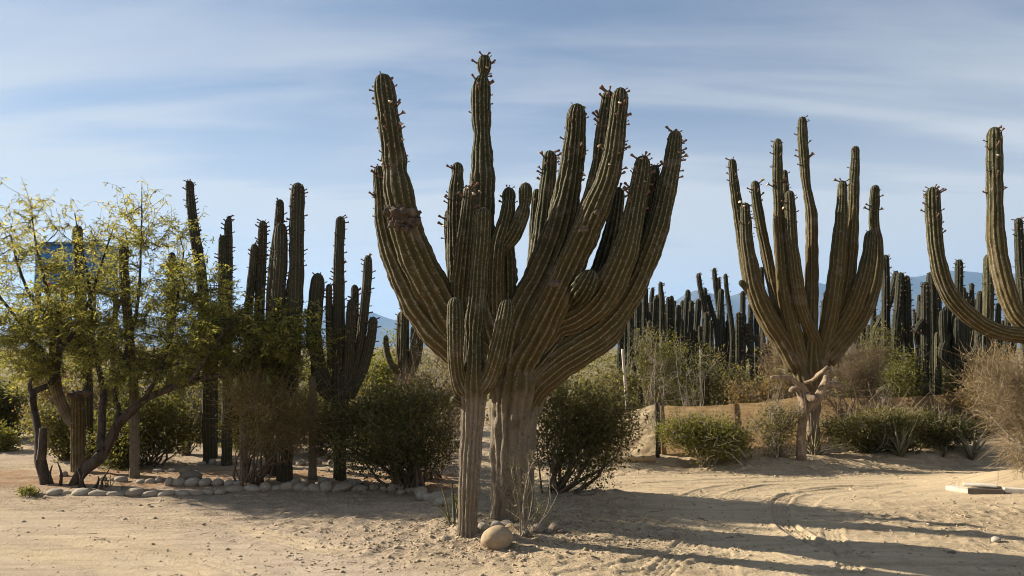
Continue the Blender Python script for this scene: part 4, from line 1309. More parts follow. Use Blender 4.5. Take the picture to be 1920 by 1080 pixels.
def bush(name, label, x0, x1, ytop, Y, mat, stemmat='twig', clusters=150, per=55, leaf=0.032, seed=0, group=None, deep=0.8, low=0.12,
         stems=16, spread=0.075, twigs=0, twigmat=None, base_x=None, cat='bush', lift=0.0, aspect=0.45, openness=0.0, stem_r=0.012, top_warm=0.0):
    rng = np.random.default_rng(seed)
    xc = (x0 + x1) / 2
    c = P(xc, 650, Y)
    bx = P(base_x, 650, Y).x if base_x else c.x
    gz = Hf(bx, Y)
    ztop = P(xc, ytop, Y).z
    h = ztop - gz
    rx_ = (x1 - x0) / 2 * ppm(Y)
    ry_ = rx_ * deep
    zc_ = gz + h * (0.5 + low * 0.5) + lift
    rz = h * (0.5 - low * 0.5)
    org = Vector((bx, Y, gz))
    root = thing(name, label, cat, org, group)
    nl = 8
    lu = rng.normal(size=(nl, 3)); lu /= np.linalg.norm(lu, axis=1)[:, None]
    lu[:, 1] *= 0.8
    lc = lu * (0.45 + 0.32 * rng.random((nl, 1)))
    lc[0] = (0.1, 0, -0.15)
    lr = 0.30 + 0.26 * rng.random(nl); lr[0] = 0.55
    u = rng.normal(size=(clusters * 2, 3)); u /= np.linalg.norm(u, axis=1)[:, None]
    rr = rng.random(len(u)) ** 0.40
    li = rng.choice(nl, len(u), p=lr ** 2 / (lr ** 2).sum())
    q_ = lc[li] + u * (rr * lr[li])[:, None]
    shoot = rng.random(len(u)) < 0.08
    q_[shoot] *= 1.18
    hol = fbm(q_[:, 0] * 2.6 + seed * 2, q_[:, 2] * 2.6 + q_[:, 1] * 1.5, 2, (seed + 7) % 40)
    keep = np.where(hol > -0.40 + openness)[0][:clusters]
    CC = q_[keep] * np.array([rx_, ry_, rz]) * 1.18 + np.array([c.x, Y, zc_])
    CC[:, 2] = np.maximum(CC[:, 2], H(CC[:, 0], CC[:, 1]) + 0.05)
    n = len(CC)
    # stems
    g = Geo()
    k = min(stems, n)
    order = rng.permutation(n)[:k]
    foot = np.array([bx, Y, gz - 0.03]) + np.c_[rng.normal(0, rx_ * 0.10, k), rng.normal(0, ry_ * 0.10, k), np.zeros(k)]
    S = curved(foot, CC[order], 7, rng, 0.16, -0.03)
    many_tubes(g, S, stem_r * (0.6 + 0.8 * rng.random(k)), 0.003, 0.4, 5)
    nodes = S[:, 2:].reshape(-1, 3)
    rest = np.setdiff1d(np.arange(n), order)
    if len(rest):
        D = np.linalg.norm(CC[rest][:, None] - nodes[None], axis=2)
        A = nodes[D.argmin(1)]
        many_tubes(g, curved(A, CC[rest], 3, rng, 0.14), 0.0045, 0.0018, 0.4, 3)
    obj('branches', g.mesh('branches', org), M[stemmat], root)
    if per:
        g = Geo()
        cnt = per * n
        idx = np.repeat(np.arange(n), per)
        C = CC[idx] + rng.normal(0, spread, (cnt, 3)) * np.array([1, 1, 0.8])
        C[:, 2] = np.maximum(C[:, 2], H(C[:, 0], C[:, 1]) + 0.015)
        cv = rng.random(n)
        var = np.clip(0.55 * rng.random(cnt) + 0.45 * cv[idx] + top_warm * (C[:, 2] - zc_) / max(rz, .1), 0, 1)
        leaf_cloud(g, C, leaf, var, rng, aspect)
        obj('crown', g.mesh('crown', org, smooth=False), M[mat], root)
    if twigs:
        g = Geo()
        idx = rng.integers(0, n, twigs)
        A = CC[idx] + rng.normal(0, spread * 0.5, (twigs, 3))
        ctr = np.array([c.x, Y, zc_ - rz * 0.5])
        d = (A - ctr) / np.array([rx_, ry_, rz]); d /= np.linalg.norm(d, axis=1)[:, None] + 1e-9
        d = d + rng.normal(0, 0.75, d.shape)
        B = A + d * (0.07 + 0.13 * rng.random((twigs, 1)))
        B[:, 2] = np.maximum(B[:, 2], H(B[:, 0], B[:, 1]) + 0.01)
        many_tubes(g, curved(A, B, 3, rng, 0.25), 0.0028, 0.0013, rng.random(twigs), 3)
        obj('twigs', g.mesh('twigs', org), M[twigmat or 'greytwig'], root)['kind'] = 'stuff'
    return root


# bushes of the planting beds
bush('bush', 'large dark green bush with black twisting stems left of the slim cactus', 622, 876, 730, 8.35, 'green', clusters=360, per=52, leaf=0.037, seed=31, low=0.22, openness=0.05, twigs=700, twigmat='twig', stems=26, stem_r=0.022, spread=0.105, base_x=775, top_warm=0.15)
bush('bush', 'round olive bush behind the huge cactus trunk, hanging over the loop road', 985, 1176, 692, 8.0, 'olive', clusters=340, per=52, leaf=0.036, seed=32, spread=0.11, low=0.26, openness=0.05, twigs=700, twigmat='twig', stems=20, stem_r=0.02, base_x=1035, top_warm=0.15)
bush('bush', 'brown half-dry bush on thin stems in the stone-edged bed under the cactus cluster', 385, 610, 696, 8.55, 'dryolive', clusters=210, per=40, leaf=0.024, seed=33, low=0.30, stems=22, stem_r=0.013, twigs=2200, twigmat='dryolive', base_x=478, openness=0.1)
bush('bush', 'dense shadowy green bush under the mesquite behind the brown cactus post', 176, 392, 742, 10.0, 'green', clusters=260, per=60, leaf=0.045, seed=34, low=0.05, stems=16)
bush('bush', 'leafy green bush right behind the broken cactus trunk', 78, 215, 752, 10.6, 'olive', clusters=150, per=50, leaf=0.045, seed=35, low=0.05)
bush('bush', 'very dark bush beyond the open dirt left of the mesquite', -70, 62, 700, 13.0, 'green', clusters=170, per=55, leaf=0.06, seed=36, low=0.02, spread=0.1)
bush('bush', 'low pale green bush on the open dirt left of the mesquite', -40, 50, 800, 11.5, 'lime', clusters=70, per=45, leaf=0.045, seed=37, low=0.05)
bush('bush', 'bright green scrub bush behind the branching cactus', 655, 790, 648, 14.5, 'lime', clusters=190, per=55, leaf=0.055, seed=38, low=0.03, spread=0.1)
bush('bush', 'yellow-green shrub behind the large dark bush, catching the sun', 660, 780, 722, 10.2, 'olive', clusters=150, per=50, leaf=0.04, seed=39, low=0.03)
bush('bush', 'grey-brown twiggy shrub just left of the slim cactus stem', 756, 884, 642, 11.0, 'brownleaf', clusters=130, per=26, leaf=0.032, seed=40, low=0.03, twigs=2200, twigmat='twig')
bush('bush', 'dry grey thicket behind the broken cactus trunk and mesquite', 60, 190, 700, 12.2, 'brownleaf', clusters=130, per=32, leaf=0.045, seed=41, low=0.03, twigs=1500, twigmat='twig')
bush('bush', 'bare bleached brush pile leaning beside the tall leaning column', 300, 412, 700, 10.9, 'straw', stemmat='greytwig', clusters=60, per=0, seed=42, low=0.05, stems=34, stem_r=0.013, twigs=320)
bush('bush', 'dull green hedge far behind the brown dry bush', 395, 560, 700, 11.4, 'green', clusters=200, per=50, leaf=0.05, seed=43, low=0.02)
bush('bush', 'dark hedge behind the bare grey cactus post', 540, 680, 735, 11.0, 'green', clusters=170, per=50, leaf=0.05, seed=44, low=0.02)
M['pale_sunlit_leaf'] = leaf_mat('pale sunlit leaves', (0.20, 0.15, 0.095), (0.42, 0.33, 0.25), (0.62, 0.52, 0.42), 0.4)  # pale leaves, with the sunlight on them put into the colour
bush('bush', 'shrub with pale sunlit-toned leaves squeezed between the large dark bush and the slim cactus', 762, 872, 742, 9.1, 'pale_sunlit_leaf', clusters=90, per=26, leaf=0.03, seed=45, low=0.05, twigs=500, twigmat='twig')
bush('bush', 'tall dull thicket closing the gap behind the leaning tall column', 300, 470, 690, 12.6, 'olive', clusters=200, per=50, leaf=0.055, seed=46, low=0.02, twigs=600, twigmat='twig')
bush('bush', 'shaded thicket behind the branching cactus trunk', 520, 700, 690, 12.8, 'green', clusters=200, per=50, leaf=0.055, seed=47, low=0.02, twigs=500, twigmat='twig')
bush('bush', 'far pale thicket beyond the open dirt behind the dark bush', 30, 240, 690, 13.6, 'olive', clusters=200, per=50, leaf=0.06, seed=48, low=0.02, twigs=500, twigmat='twig')
# along the fence
bush('bush', 'leafy olive bush spilling over the cloth fence beside its dark post', 1232, 1410, 756, 10.0, 'lime', stemmat='greytwig', clusters=260, per=60, leaf=0.034, seed=51, low=0.04, deep=0.5, twigs=500, base_x=1320)
bush('bush', 'sparse pale-stemmed shrub before the cloth fence left of the bleached tree', 1395, 1500, 768, 10.1, 'olive', stemmat='greytwig', clusters=120, per=34, leaf=0.03, seed=52, low=0.10, deep=0.5, twigs=300, openness=0.1)
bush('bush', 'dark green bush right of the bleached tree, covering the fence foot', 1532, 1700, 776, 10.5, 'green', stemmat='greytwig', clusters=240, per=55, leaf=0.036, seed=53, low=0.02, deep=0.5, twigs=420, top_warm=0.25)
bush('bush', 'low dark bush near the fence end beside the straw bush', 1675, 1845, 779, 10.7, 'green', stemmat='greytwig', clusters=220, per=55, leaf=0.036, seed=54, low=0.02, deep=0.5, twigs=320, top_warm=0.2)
bush('bush', 'reddish-brown twiggy tuft round the forking base of the candelabra cardon', 1545, 1640, 632, 11.4, 'brownleaf', clusters=80, per=14, leaf=0.03, seed=55, low=0.10, twigs=1400, twigmat='twig')
bush('bush', 'brown twiggy shrub left of the candelabra cardon above the fence', 1410, 1500, 650, 12.6, 'brownleaf', clusters=90, per=26, leaf=0.04, seed=56, low=0.03, twigs=1300, twigmat='twig')
# straw bush at the right edge
bush('bush', 'big tan tumbleweed-like dry bush on the bank at the lot edge', 1812, 2040, 618, 8.3, 'straw', stemmat='greytwig', clusters=420, per=16, leaf=0.026, seed=57, low=0.03, deep=0.75, stems=50, stem_r=0.008, twigs=9500, twigmat='straw', base_x=1925, spread=0.10, aspect=0.3)
# field scrub behind the fence
scr = [
    (1185, 1290, 640, 13.4, 'olive', 'grey-green scrub bush behind the pale leaning pole', 'greytwig'),
    (1225, 1345, 628, 14.6, 'lime', 'rounded yellow-green scrub bush directly under the crowded cactus columns', 'twig'),
    (1310, 1420, 655, 13.2, 'olive', 'wide grey-green scrub bush behind the fence, round the clear short cactus', 'greytwig'),
    (1365, 1470, 690, 12.3, 'brownleaf', 'brownish scrub bush right behind the middle of the cloth fence', 'greytwig'),
    (1440, 1530, 690, 12.8, 'olive', 'olive scrub filling the gap behind the bleached tree', 'twig'),
    (1590, 1700, 640, 13.4, 'olive', 'tall olive scrub bush right of the candelabra cardon', 'greytwig'),
    (1640, 1735, 660, 13.0, 'lime', 'bright lime scrub bush left of the tall smooth-topped column', 'twig'),
    (1735, 1830, 690, 12.9, 'olive', 'scrub bush under the fat barrel cactus cluster', 'greytwig'),
    (1560, 1650, 690, 12.7, 'olive', 'low olive scrub behind the fence beside the reddish tuft', 'twig'),
    (1800, 1900, 660, 12.2, 'brownleaf', 'brown scrub behind the straw bush', 'twig'),
    (1120, 1215, 700, 12.6, 'olive', 'low green scrub between the pale pole and the olive bush', 'twig'),
    (1090, 1180, 690, 14.5, 'green', 'dark scrub deep behind the olive bush and the pole', 'twig'),
]
for i, (a, b, tp_, Y, mt, lab, sm) in enumerate(scr):
    bush('bush', lab, a, b, tp_, Y, mt, stemmat=sm, clusters=150, per=46, leaf=0.042, seed=70 + i, low=0.02, spread=0.09, twigs=220, twigmat='greytwig' if i % 2 == 0 else 'twig', deep=0.7, group=None)
# pale bare shrubs
for i, (a, b, tp_, Y, lab) in enumerate([
        (1180, 1262, 650, 12.9, 'bare white-branched shrub beside the pale leaning pole'),
        (1255, 1335, 660, 12.6, 'bare forked grey shrub behind the fence post bush'),
        (1150, 1200, 665, 13.4, 'tangled bare twigs hanging left of the pale leaning pole'),
        (1640, 1700, 700, 11.6, 'thin bare sapling sticking up over the cloth fence'),
        (775, 850, 560, 12.0, 'bare curling branches beside the small candelabra cactus')]):
    bush('bare_shrub', lab, a, b, tp_, Y, 'straw', stemmat='greytwig', clusters=46, per=0, seed=90 + i, low=0.15, stems=14 if i != 3 else 4, stem_r=0.012, twigs=160 if i != 3 else 20, cat='shrub')

# far scrub, one mass
rng = np.random.default_rng(5)
g = Geo()
nb = 950
by = 15 + 110 * rng.random(nb) ** 1.7
bx = (rng.random(nb) * 2 - 1) * (by * 0.95 + 4)
bs = 0.5 + 0.7 * rng.random(nb)
per = 52
idx = np.repeat(np.arange(nb), per)
u = rng.normal(size=(nb * per, 3)); u /= np.linalg.norm(u, axis=1)[:, None]
rr = rng.random(nb * per) ** 0.4
C = np.c_[bx, by, H(bx, by) + bs * 0.55][idx] + u * rr[:, None] * np.c_[bs, bs, bs * 0.75][idx]
C[:, 2] = np.maximum(C[:, 2], H(C[:, 0], C[:, 1]) + 0.03)
var = np.clip(0.5 * rng.random(len(C)) + 0.5 * rng.random(nb)[idx], 0, 1)
leaf_cloud(g, C, 0.10 * (1 + by[idx] / 60), var, rng, 0.5)
o = obj('scrub', g.mesh('scrub', smooth=False), M['olive'])
tag(o, 'low desert scrub covering the plain behind the cacti', 'scrub')
o['kind'] = 'stuff'

# ------------------------------------------------------------------ mesquite tree
YT = 8.75
tb = gnd(100, 917)
tree = thing('mesquite_tree', 'wide feathery mesquite tree with twisted dark trunks and drooping yellow-green leaves', 'tree', tb)
def tp3(pts, Y, off=0.0, foot=False):
    rows = []
    for i, (x, y, r) in enumerate(pts):
        Yi = Y + off * i / (len(pts) - 1)
        p = P(x, y, Yi)
        rows.append((p.x, p.y, p.z, r * ppm(Yi)))
    if foot:
        rows[0] = (rows[0][0], rows[0][1], min(rows[0][2], Hf(rows[0][0], rows[0][1]) - 0.04), rows[0][3])
    return np.array(rows)


LIMBS = [
    (tp3([(87, 918, 10), (84, 895, 9), (77, 864, 9.5), (73, 840, 7), (71, 815, 6), (68, 790, 6), (63, 760, 5.5), (62, 738, 6), (75, 729, 5.5), (94, 721, 5.5), (105, 703, 5.5), (109, 677, 5), (110, 640, 4.5), (100, 590, 4), (85, 530, 3), (70, 470, 2), (60, 410, 1.2)], 8.55, 0.6, True), 'trunk'),
    (tp3([(137, 912, 10), (155, 886, 10), (186, 858, 10.5), (205, 828, 9), (220, 797, 8), (248, 768, 7.5), (277, 746, 6.5), (315, 730, 6), (353, 718, 5.5), (394, 706, 5), (430, 702, 4), (480, 690, 3), (540, 672, 1.8)], 8.5, 0.0, True), 'trunk'),
]
SUBL = [
    (tp3([(78, 862, 8), (80, 840, 7), (81, 803, 6.5)], 8.48), 'stump'),
    (tp3([(62, 742, 5), (57, 730, 4), (56, 718, 3), (60, 708, 2.5)], 8.45), 'limb'),
    (tp3([(190, 846, 8), (190, 809, 7), (192, 762, 6.5), (194, 730, 6), (189, 705, 5), (183, 680, 4.5), (176, 640, 4), (170, 580, 3), (165, 520, 2.2), (150, 450, 1.4), (140, 400, 1)], 8.45, 0.9), 'limb'),
    (tp3([(218, 798, 6), (222, 770, 5), (215, 740, 4.5), (222, 700, 4), (240, 650, 3.5), (255, 590, 3), (262, 520, 2.2), (265, 440, 1.5), (266, 350, 0.7)], 8.45, 0.7), 'limb'),
    (tp3([(270, 750, 5), (290, 715, 4), (310, 670, 3.5), (325, 610, 3), (335, 540, 2), (345, 470, 1.2)], 8.3, 0.6), 'limb'),
    (tp3([(350, 719, 4.5), (375, 690, 3.5), (400, 650, 3), (430, 610, 2.2), (455, 580, 1.4)], 8.3, 0.1), 'limb'),
    (tp3([(110, 660, 4), (140, 620, 3.5), (165, 570, 3), (185, 510, 2.2), (205, 450, 1.4), (215, 420, 1)], 8.85, 0.6), 'limb'),
    (tp3([(108, 680, 4), (70, 650, 3.5), (40, 610, 3), (10, 570, 2.4), (-30, 520, 1.8), (-60, 480, 1)], 8.85, 0.1), 'limb'),
    (tp3([(98, 600, 3.5), (60, 560, 3), (35, 500, 2.2), (20, 440, 1.4)], 8.95, 0.2), 'limb'),
    (tp3([(176, 640, 3.6), (210, 600, 3), (230, 550, 2.5), (240, 480, 1.6), (235, 430, 1)], 8.85, 0.5), 'limb'),
    (tp3([(430, 702, 3.5), (470, 660, 2.6), (510, 630, 2), (560, 615, 1.2)], 8.5, 0.0), 'limb'),
]
tg = [[], []]
nodes = []
for i, (rows, nm) in enumerate(LIMBS):
    gg = Geo()
    bark_tube(gg, rows, 14, 0.16, i)
    lo_ = obj(nm, gg.mesh(nm, tb), M['bark'], tree)
    c, u_ = spline(rows, 60)
    nodes.append(c[25:, :3])
    LIMBS[i] = (rows, lo_)
for i, (rows, nm) in enumerate(SUBL):
    gg = Geo()
    bark_tube(gg, rows, 9, 0.14, 20 + i)
    obj(nm, gg.mesh(nm, tb), M['bark'], LIMBS[1 if i in (2, 3, 4, 5, 10) else 0][1])
    if nm == 'limb' and i != 1:
        c, u_ = spline(rows, 36)
        nodes.append(c[6:, :3])
# root knot and dead stubs round the foot
gg = Geo()
for k, (x, y, r, x2, y2) in enumerate([(150, 915, 6, 146, 880), (160, 918, 5, 158, 888), (172, 918, 5, 185, 893), (100, 908, 4, 98, 872), (112, 912, 4, 108, 866), (190, 920, 4, 205, 880)]):
    a = gnd(x, y); q = P(x2, y2, a.y)
    gg = Geo()
    bark_tube(gg, np.array([(a.x, a.y, a.z - 0.03, r * .75 * ppm(a.y)), ((a.x + q.x) / 2 + 0.03 * (-1) ** k, a.y, (a.z + q.z) / 2, r * .45 * ppm(a.y)), (q.x, q.y, q.z, r * .2 * ppm(a.y))]), 8, 0.35, 40 + k)
    obj('root_stub', gg.mesh('root_stub', tb), M['bark'], tree)


rng = np.random.default_rng(21)
BLOBS = [  # photo ellipse centre, half sizes, depth centre, depth half, count
    (60, 640, 90, 70, 9.2, 0.9, 48), (150, 640, 90, 75, 9.2, 1.0, 54), (250, 640, 90, 80, 9.2, 1.0, 54), (340, 630, 80, 75, 8.9, 0.8, 46),
    (430, 630, 78, 68, 8.75, 0.4, 60), (525, 645, 78, 55, 8.5, 0.25, 52), (400, 570, 50, 50, 8.9, 0.4, 14), (75, 540, 80, 70, 9.2, 0.9, 26), (170, 550, 80, 60, 9.4, 0.9, 23), (270, 540, 75, 80, 9.3, 0.9, 28),
    (345, 540, 55, 70, 8.9, 0.7, 19), (100, 450, 80, 55, 9.2, 0.8, 11), (190, 455, 55, 50, 9.4, 0.7, 6), (255, 450, 50, 60, 9.2, 0.6, 12), (325, 465, 40, 45, 9.0, 0.5, 7),
    (10, 470, 40, 55, 9.0, 0.6, 9), (-40, 600, 60, 90, 9.0, 0.8, 22), (240, 410, 30, 30, 9.1, 0.3, 5), (60, 405, 50, 22, 9.1, 0.4, 4), (330, 700, 60, 30, 8.6, 0.4, 11), (450, 690, 70, 25, 8.5, 0.3, 13), (60, 690, 40, 25, 8.8, 0.4, 9), (240, 695, 50, 22, 8.6, 0.5, 10),
]
TG = []
for (x, y, hx, hy, yc, yh, cnt) in BLOBS:
    for _ in range(int(cnt * (0.78 if y > 500 else 0.7))):
        v3 = rng.normal(size=3); v3 /= np.linalg.norm(v3); v3 *= rng.random() ** 0.4
        TG.append(P(x + v3[0] * hx, y + v3[1] * hy, yc + v3[2] * yh))
TG = np.array([tuple(p) for p in TG])
NODE = np.concatenate(nodes)
gb = Geo(); gl = Geo()
D0 = np.min(np.linalg.norm(TG[:, None] - NODE[None], axis=2), 1)
twA, twB = [], []
for k in np.argsort(D0):
    p = TG[k]
    d = np.linalg.norm(NODE - p, axis=1)
    a = NODE[d.argmin()]
    path = curved(a[None], p[None], 6, rng, 0.13, 0.05)
    many_tubes(gb, path, 0.006 + 0.005 * min(1, d.min()), 0.003, 0.3, 4)
    NODE = np.vstack([NODE, path[0, 2:]])
    m_ = int(rng.integers(6, 10))
    out = p - np.array([-4.2, 9.0, 1.9]); out /= np.linalg.norm(out)
    for _ in range(m_):
        dv = rng.normal(size=3) * 0.9 + out * 0.5 + np.array([0, 0, 0.15]); dv /= np.linalg.norm(dv)
        twA.append(path[0, int(rng.integers(3, 6))]); twB.append(p + dv * (0.16 + 0.34 * rng.random()))
# long bare shoots over the crown
for (x, y, x2, y2) in [(266, 420, 268, 325), (100, 430, 78, 375), (150, 440, 128, 385), (30, 460, 5, 395), (300, 450, 318, 395), (245, 420, 250, 380), (120, 410, 130, 372), (70, 420, 52, 378), (200, 430, 212, 398), (330, 450, 350, 410), (266, 380, 305, 362), (390, 560, 405, 480)]:
    a, b = P(x, y, 9.1), P(x2, y2, 9.05)
    for q in range(2):
        twA.append(np.array(a)); twB.append(np.array(b) + rng.normal(0, 0.05, 3))
twA = np.array(twA); twB = np.array(twB)
TWP = curved(twA, twB, 6, rng, 0.20, 0.03)
many_tubes(gb, TWP, 0.0032, 0.0014, 0.3, 3)
obj('twigs', gb.mesh('twigs', tb), M['bark'], tree)
lp = []
lv = []
for path in TWP:
    c_n = int(rng.integers(9, 16))
    s = rng.random(c_n) * 4.6 + 0.4
    i0 = np.floor(s).astype(int).clip(0, 4); fr = (s - i0)[:, None]
    lp.append(path[i0] * (1 - fr) + path[i0 + 1] * fr)
    # higher, outer sprays are yellower
    base = 0.30 + 0.34 * np.clip((path[-1, 2] - 1.7) / 1.6, 0, 1) + 0.22 * rng.normal()
    lv.append(np.clip(base + 0.28 * (rng.random(c_n) - 0.5), 0, 1))
lp = np.concatenate(lp); lv = np.concatenate(lv)
lp2 = lp + rng.normal(0, 0.018, lp.shape)
leaf_cloud(gl, np.concatenate([lp, lp2]), 0.056, np.concatenate([lv, np.clip(lv + 0.1 * rng.normal(size=len(lv)), 0, 1)]), rng, 0.21, 0.42, False)
obj('crown', gl.mesh('crown', tb, smooth=False), M['mesq'], tree)

# ------------------------------------------------------------------ bleached crooked tree before the fence cactus
YB = 10.05
bb = P(1500, 849, YB)
bb = Vector((bb.x, YB, Hf(bb.x, YB)))
bt = thing('bleached_tree', 'crooked bleached leafless tree with smooth tan trunk and stubby forked branches', 'tree', bb)
bl = [
    ([(1501, 852, 10.5), (1502, 830, 10), (1503, 800, 10), (1506, 775, 11), (1506, 755, 11), (1502, 740, 9), (1496, 730, 7.5), (1486, 729, 6), (1482, 735, 5)], 'trunk', 0),
    ([(1508, 775, 9), (1520, 758, 9.5), (1534, 745, 9), (1543, 728, 8.5), (1549, 714, 8), (1548, 704, 5)], 'branch', -0.05),
    ([(1546, 722, 8), (1560, 720, 7), (1574, 724, 5.5), (1584, 732, 4)], 'branch', -0.1),
    ([(1518, 740, 5), (1505, 726, 7), (1494, 718, 6), (1480, 709, 5), (1462, 707, 4.5), (1446, 708, 4)], 'branch', -0.2),
    ([(1510, 718, 4), (1525, 712, 3.5), (1534, 703, 4.5), (1543, 696, 4), (1552, 687, 2.5)], 'branch', -0.2),
    ([(1502, 740, 6), (1512, 742, 7), (1522, 748, 8), (1530, 746, 6)], 'branch', -0.15),
]
for i, (pts, nm, off) in enumerate(bl):
    rows = np.array([(*P(x, y, YB + off * min(1, k / 3)), r * 0.80 * ppm(YB)) for k, (x, y, r) in enumerate(pts)])
    if i == 0:
        rows[0, 2] = bb.z - 0.05
    gg = Geo(); bark_tube(gg, rows, 14, 0.20, 70 + i)
    obj(nm, gg.mesh(nm, bb), M['palebark'], bt)

# ------------------------------------------------------------------ fence and tarp
def cloth(A, B, zt, zb, nu, nv, sag, wr, seed, org, ripple=0.05):
    """hanging sheet between two posts, with sag along the top and creases"""
    u_, v_ = np.meshgrid(np.linspace(0, 1, nu), np.linspace(0, 1, nv))
    d = Vector((B[0] - A[0], B[1] - A[1])); Lc = d.length; d.normalize()
    nr = Vector((d.y, -d.x))
    top = zt[0] * (1 - u_) + zt[1] * u_ - sag * np.sin(np.pi * u_) + 0.012 * fbm(u_ * 14, u_ * 0 + seed, 2, seed)
    bot = zb[0] * (1 - u_) + zb[1] * u_
    z = bot + (top - bot) * v_
    off = ripple * fbm(u_ * Lc * 1.3 + seed, v_ * 1.2, 3, seed) * 2 + wr * fbm((u_ * Lc + v_ * 0.5) * 5.0, v_ * 7.0 - u_ * Lc * 4.0, 4, seed + 2)
    off = off * np.clip(np.sin(np.pi * u_), 0, 1) ** 0.4
    x = A[0] + d.x * u_ * Lc + nr.x * off
    y = A[1] + d.y * u_ * Lc + nr.y * off
    i = np.arange(nv - 1)[:, None] * nu + np.arange(nu - 1)[None, :]
    Q = np.stack([i, i + 1, i + nu + 1, i + nu], -1).reshape(-1, 4)
    V = np.stack([x, y, z], -1).reshape(-1, 3) - np.array(org)
    return mesh_np('cloth', V, Q)


def fpt(px, Y):
    p = P(px, 650, Y)
    return (p.x, Y)


pA = fpt(1229, 10.35)
org = Vector((pA[0], pA[1], Hf(*pA)))
tarp = thing('tarp_screen', 'wrinkled pale tan tarp hung beside the dark post at the road bend', 'tarp', org)
pL = fpt(1095, 10.45)
obj('cloth', cloth(pL, (pA[0] - 0.02, pA[1]), (P(1095, 782, 10.45).z, P(1229, 758, 10.35).z), (Hf(*pL) - 0.02, Hf(pA[0], pA[1]) - 0.02), 140, 90, 0.035, 0.020, 3, org, 0.02), M['tarp'], tarp)
gg = Geo()
bark_tube(gg, np.array([(pA[0], pA[1] - 0.03, org.z - 0.1, 0.028), (pA[0] + 0.01, pA[1] - 0.03, org.z + 0.4, 0.026), (pA[0] - 0.005, pA[1] - 0.03, P(1229, 757, 10.35).z + 0.02, 0.022)]), 9, 0.15, 5)
obj('post', gg.mesh('post', org), M['post'], tarp)
gg = Geo()      # loose hem lying on the ground
hem = [(*fpt(x, 10.3)[:1], 10.3 - 0.03 * k, Hf(fpt(x, 10.3)[0], 10.3) + 0.02, 0.028 + 0.01 * (k % 2)) for k, x in enumerate((1120, 1140, 1160, 1182, 1200, 1222))]
bark_tube(gg, np.array(hem), 10, 0.35, 9)
obj('hem', gg.mesh('hem', org), M['tarp'], tarp)

fence_posts = [(1236, 10.4, 760), (1372, 10.9, 757), (1508, 11.5, 741), (1650, 12.1, 744), (1787, 12.7, 737), (1930, 13.3, 735)]
A = fpt(1236, 10.4)
org = Vector((A[0], A[1], Hf(*A)))
fence = thing('shade_cloth_fence', 'sagging brown shade-cloth fence running behind the bushes from the dark post', 'fence', org)
for k in range(len(fence_posts) - 1):
    (x1, y1, t1), (x2, y2, t2) = fence_posts[k], fence_posts[k + 1]
    a, b = fpt(x1, y1), fpt(x2, y2)
    me = cloth(a, b, (P(x1, t1, y1).z, P(x2, t2, y2).z), (Hf(*a) - 0.02, Hf(*b) - 0.02), 50, 22, 0.025, 0.02, 11 + k, org, 0.03)
    obj('cloth', me, M['shadecloth'], fence)
for (x, y, t_) in fence_posts:
    q = fpt(x, y); z = Hf(*q)
    gg = Geo()
    bark_tube(gg, np.array([(q[0], q[1] + 0.04, z - 0.1, 0.024), (q[0], q[1] + 0.035, z + 0.4, 0.023), (q[0] + 0.01, q[1] + 0.03, P(x, t_, y).z + 0.03, 0.02)]), 8, 0.15, int(x) % 50)
    obj('post', gg.mesh('post', org), M['post'], fence)

# pale pole
pb = P(1180, 790, 11.6); pbz = Hf(pb.x, pb.y)
org = Vector((pb.x, pb.y, pbz))
gg = Geo()
a = P(1167, 655, 11.5)
rows = np.array([(org.x, org.y, pbz - 0.05, 0.026), ((org.x + a.x) / 2 + 0.004, (org.y + a.y) / 2, (pbz + a.z) / 2, 0.024), (a.x, a.y, a.z, 0.021)])
bark_tube(gg, rows, 10, 0.03, 3, seg=20)
tag(obj('pole', gg.mesh('pole', org), M['pole'], None, org), 'thin pale pole leaning slightly behind the tan tarp', 'pole')

# ------------------------------------------------------------------ stones
SM = [lump_mesh('stone', 1.0, 3 + k * 7, 0.16, 3, 1.1) for k in range(7)]
for me in SM:
    me.materials.append(M['stone'])


def stone(x, y, w, h, label, group, k=0, mat=None, rot=None):
    rr = random.Random(int(x * 7 + y * 13))
    g0 = gnd(x, y + h * 0.5)
    s = ppm(g0.y)
    a = w * 0.54 * s
    hz = h * 0.66 * s
    dep = min(a, hz * 1.5) * (0.8 + 0.35 * rr.random())
    me = SM[(int(x) * 3 + int(y)) % 7]
    if mat:
        me = me.copy(); me.materials.clear(); me.materials.append(M[mat])
    o = bpy.data.objects.new('stone', me)
    COL.objects.link(o)
    yy_ = g0.y + dep * 0.6
    xx_ = g0.x * yy_ / g0.y
    o.scale = (a, dep, hz)
    o.rotation_euler = (rr.uniform(-.12, .12), rr.uniform(-.16, .16), rr.uniform(-.35, .35))
    o.location = (xx_, yy_, Hf(xx_, yy_) + hz * 0.62)
    return tag(o, label, 'stone', group)


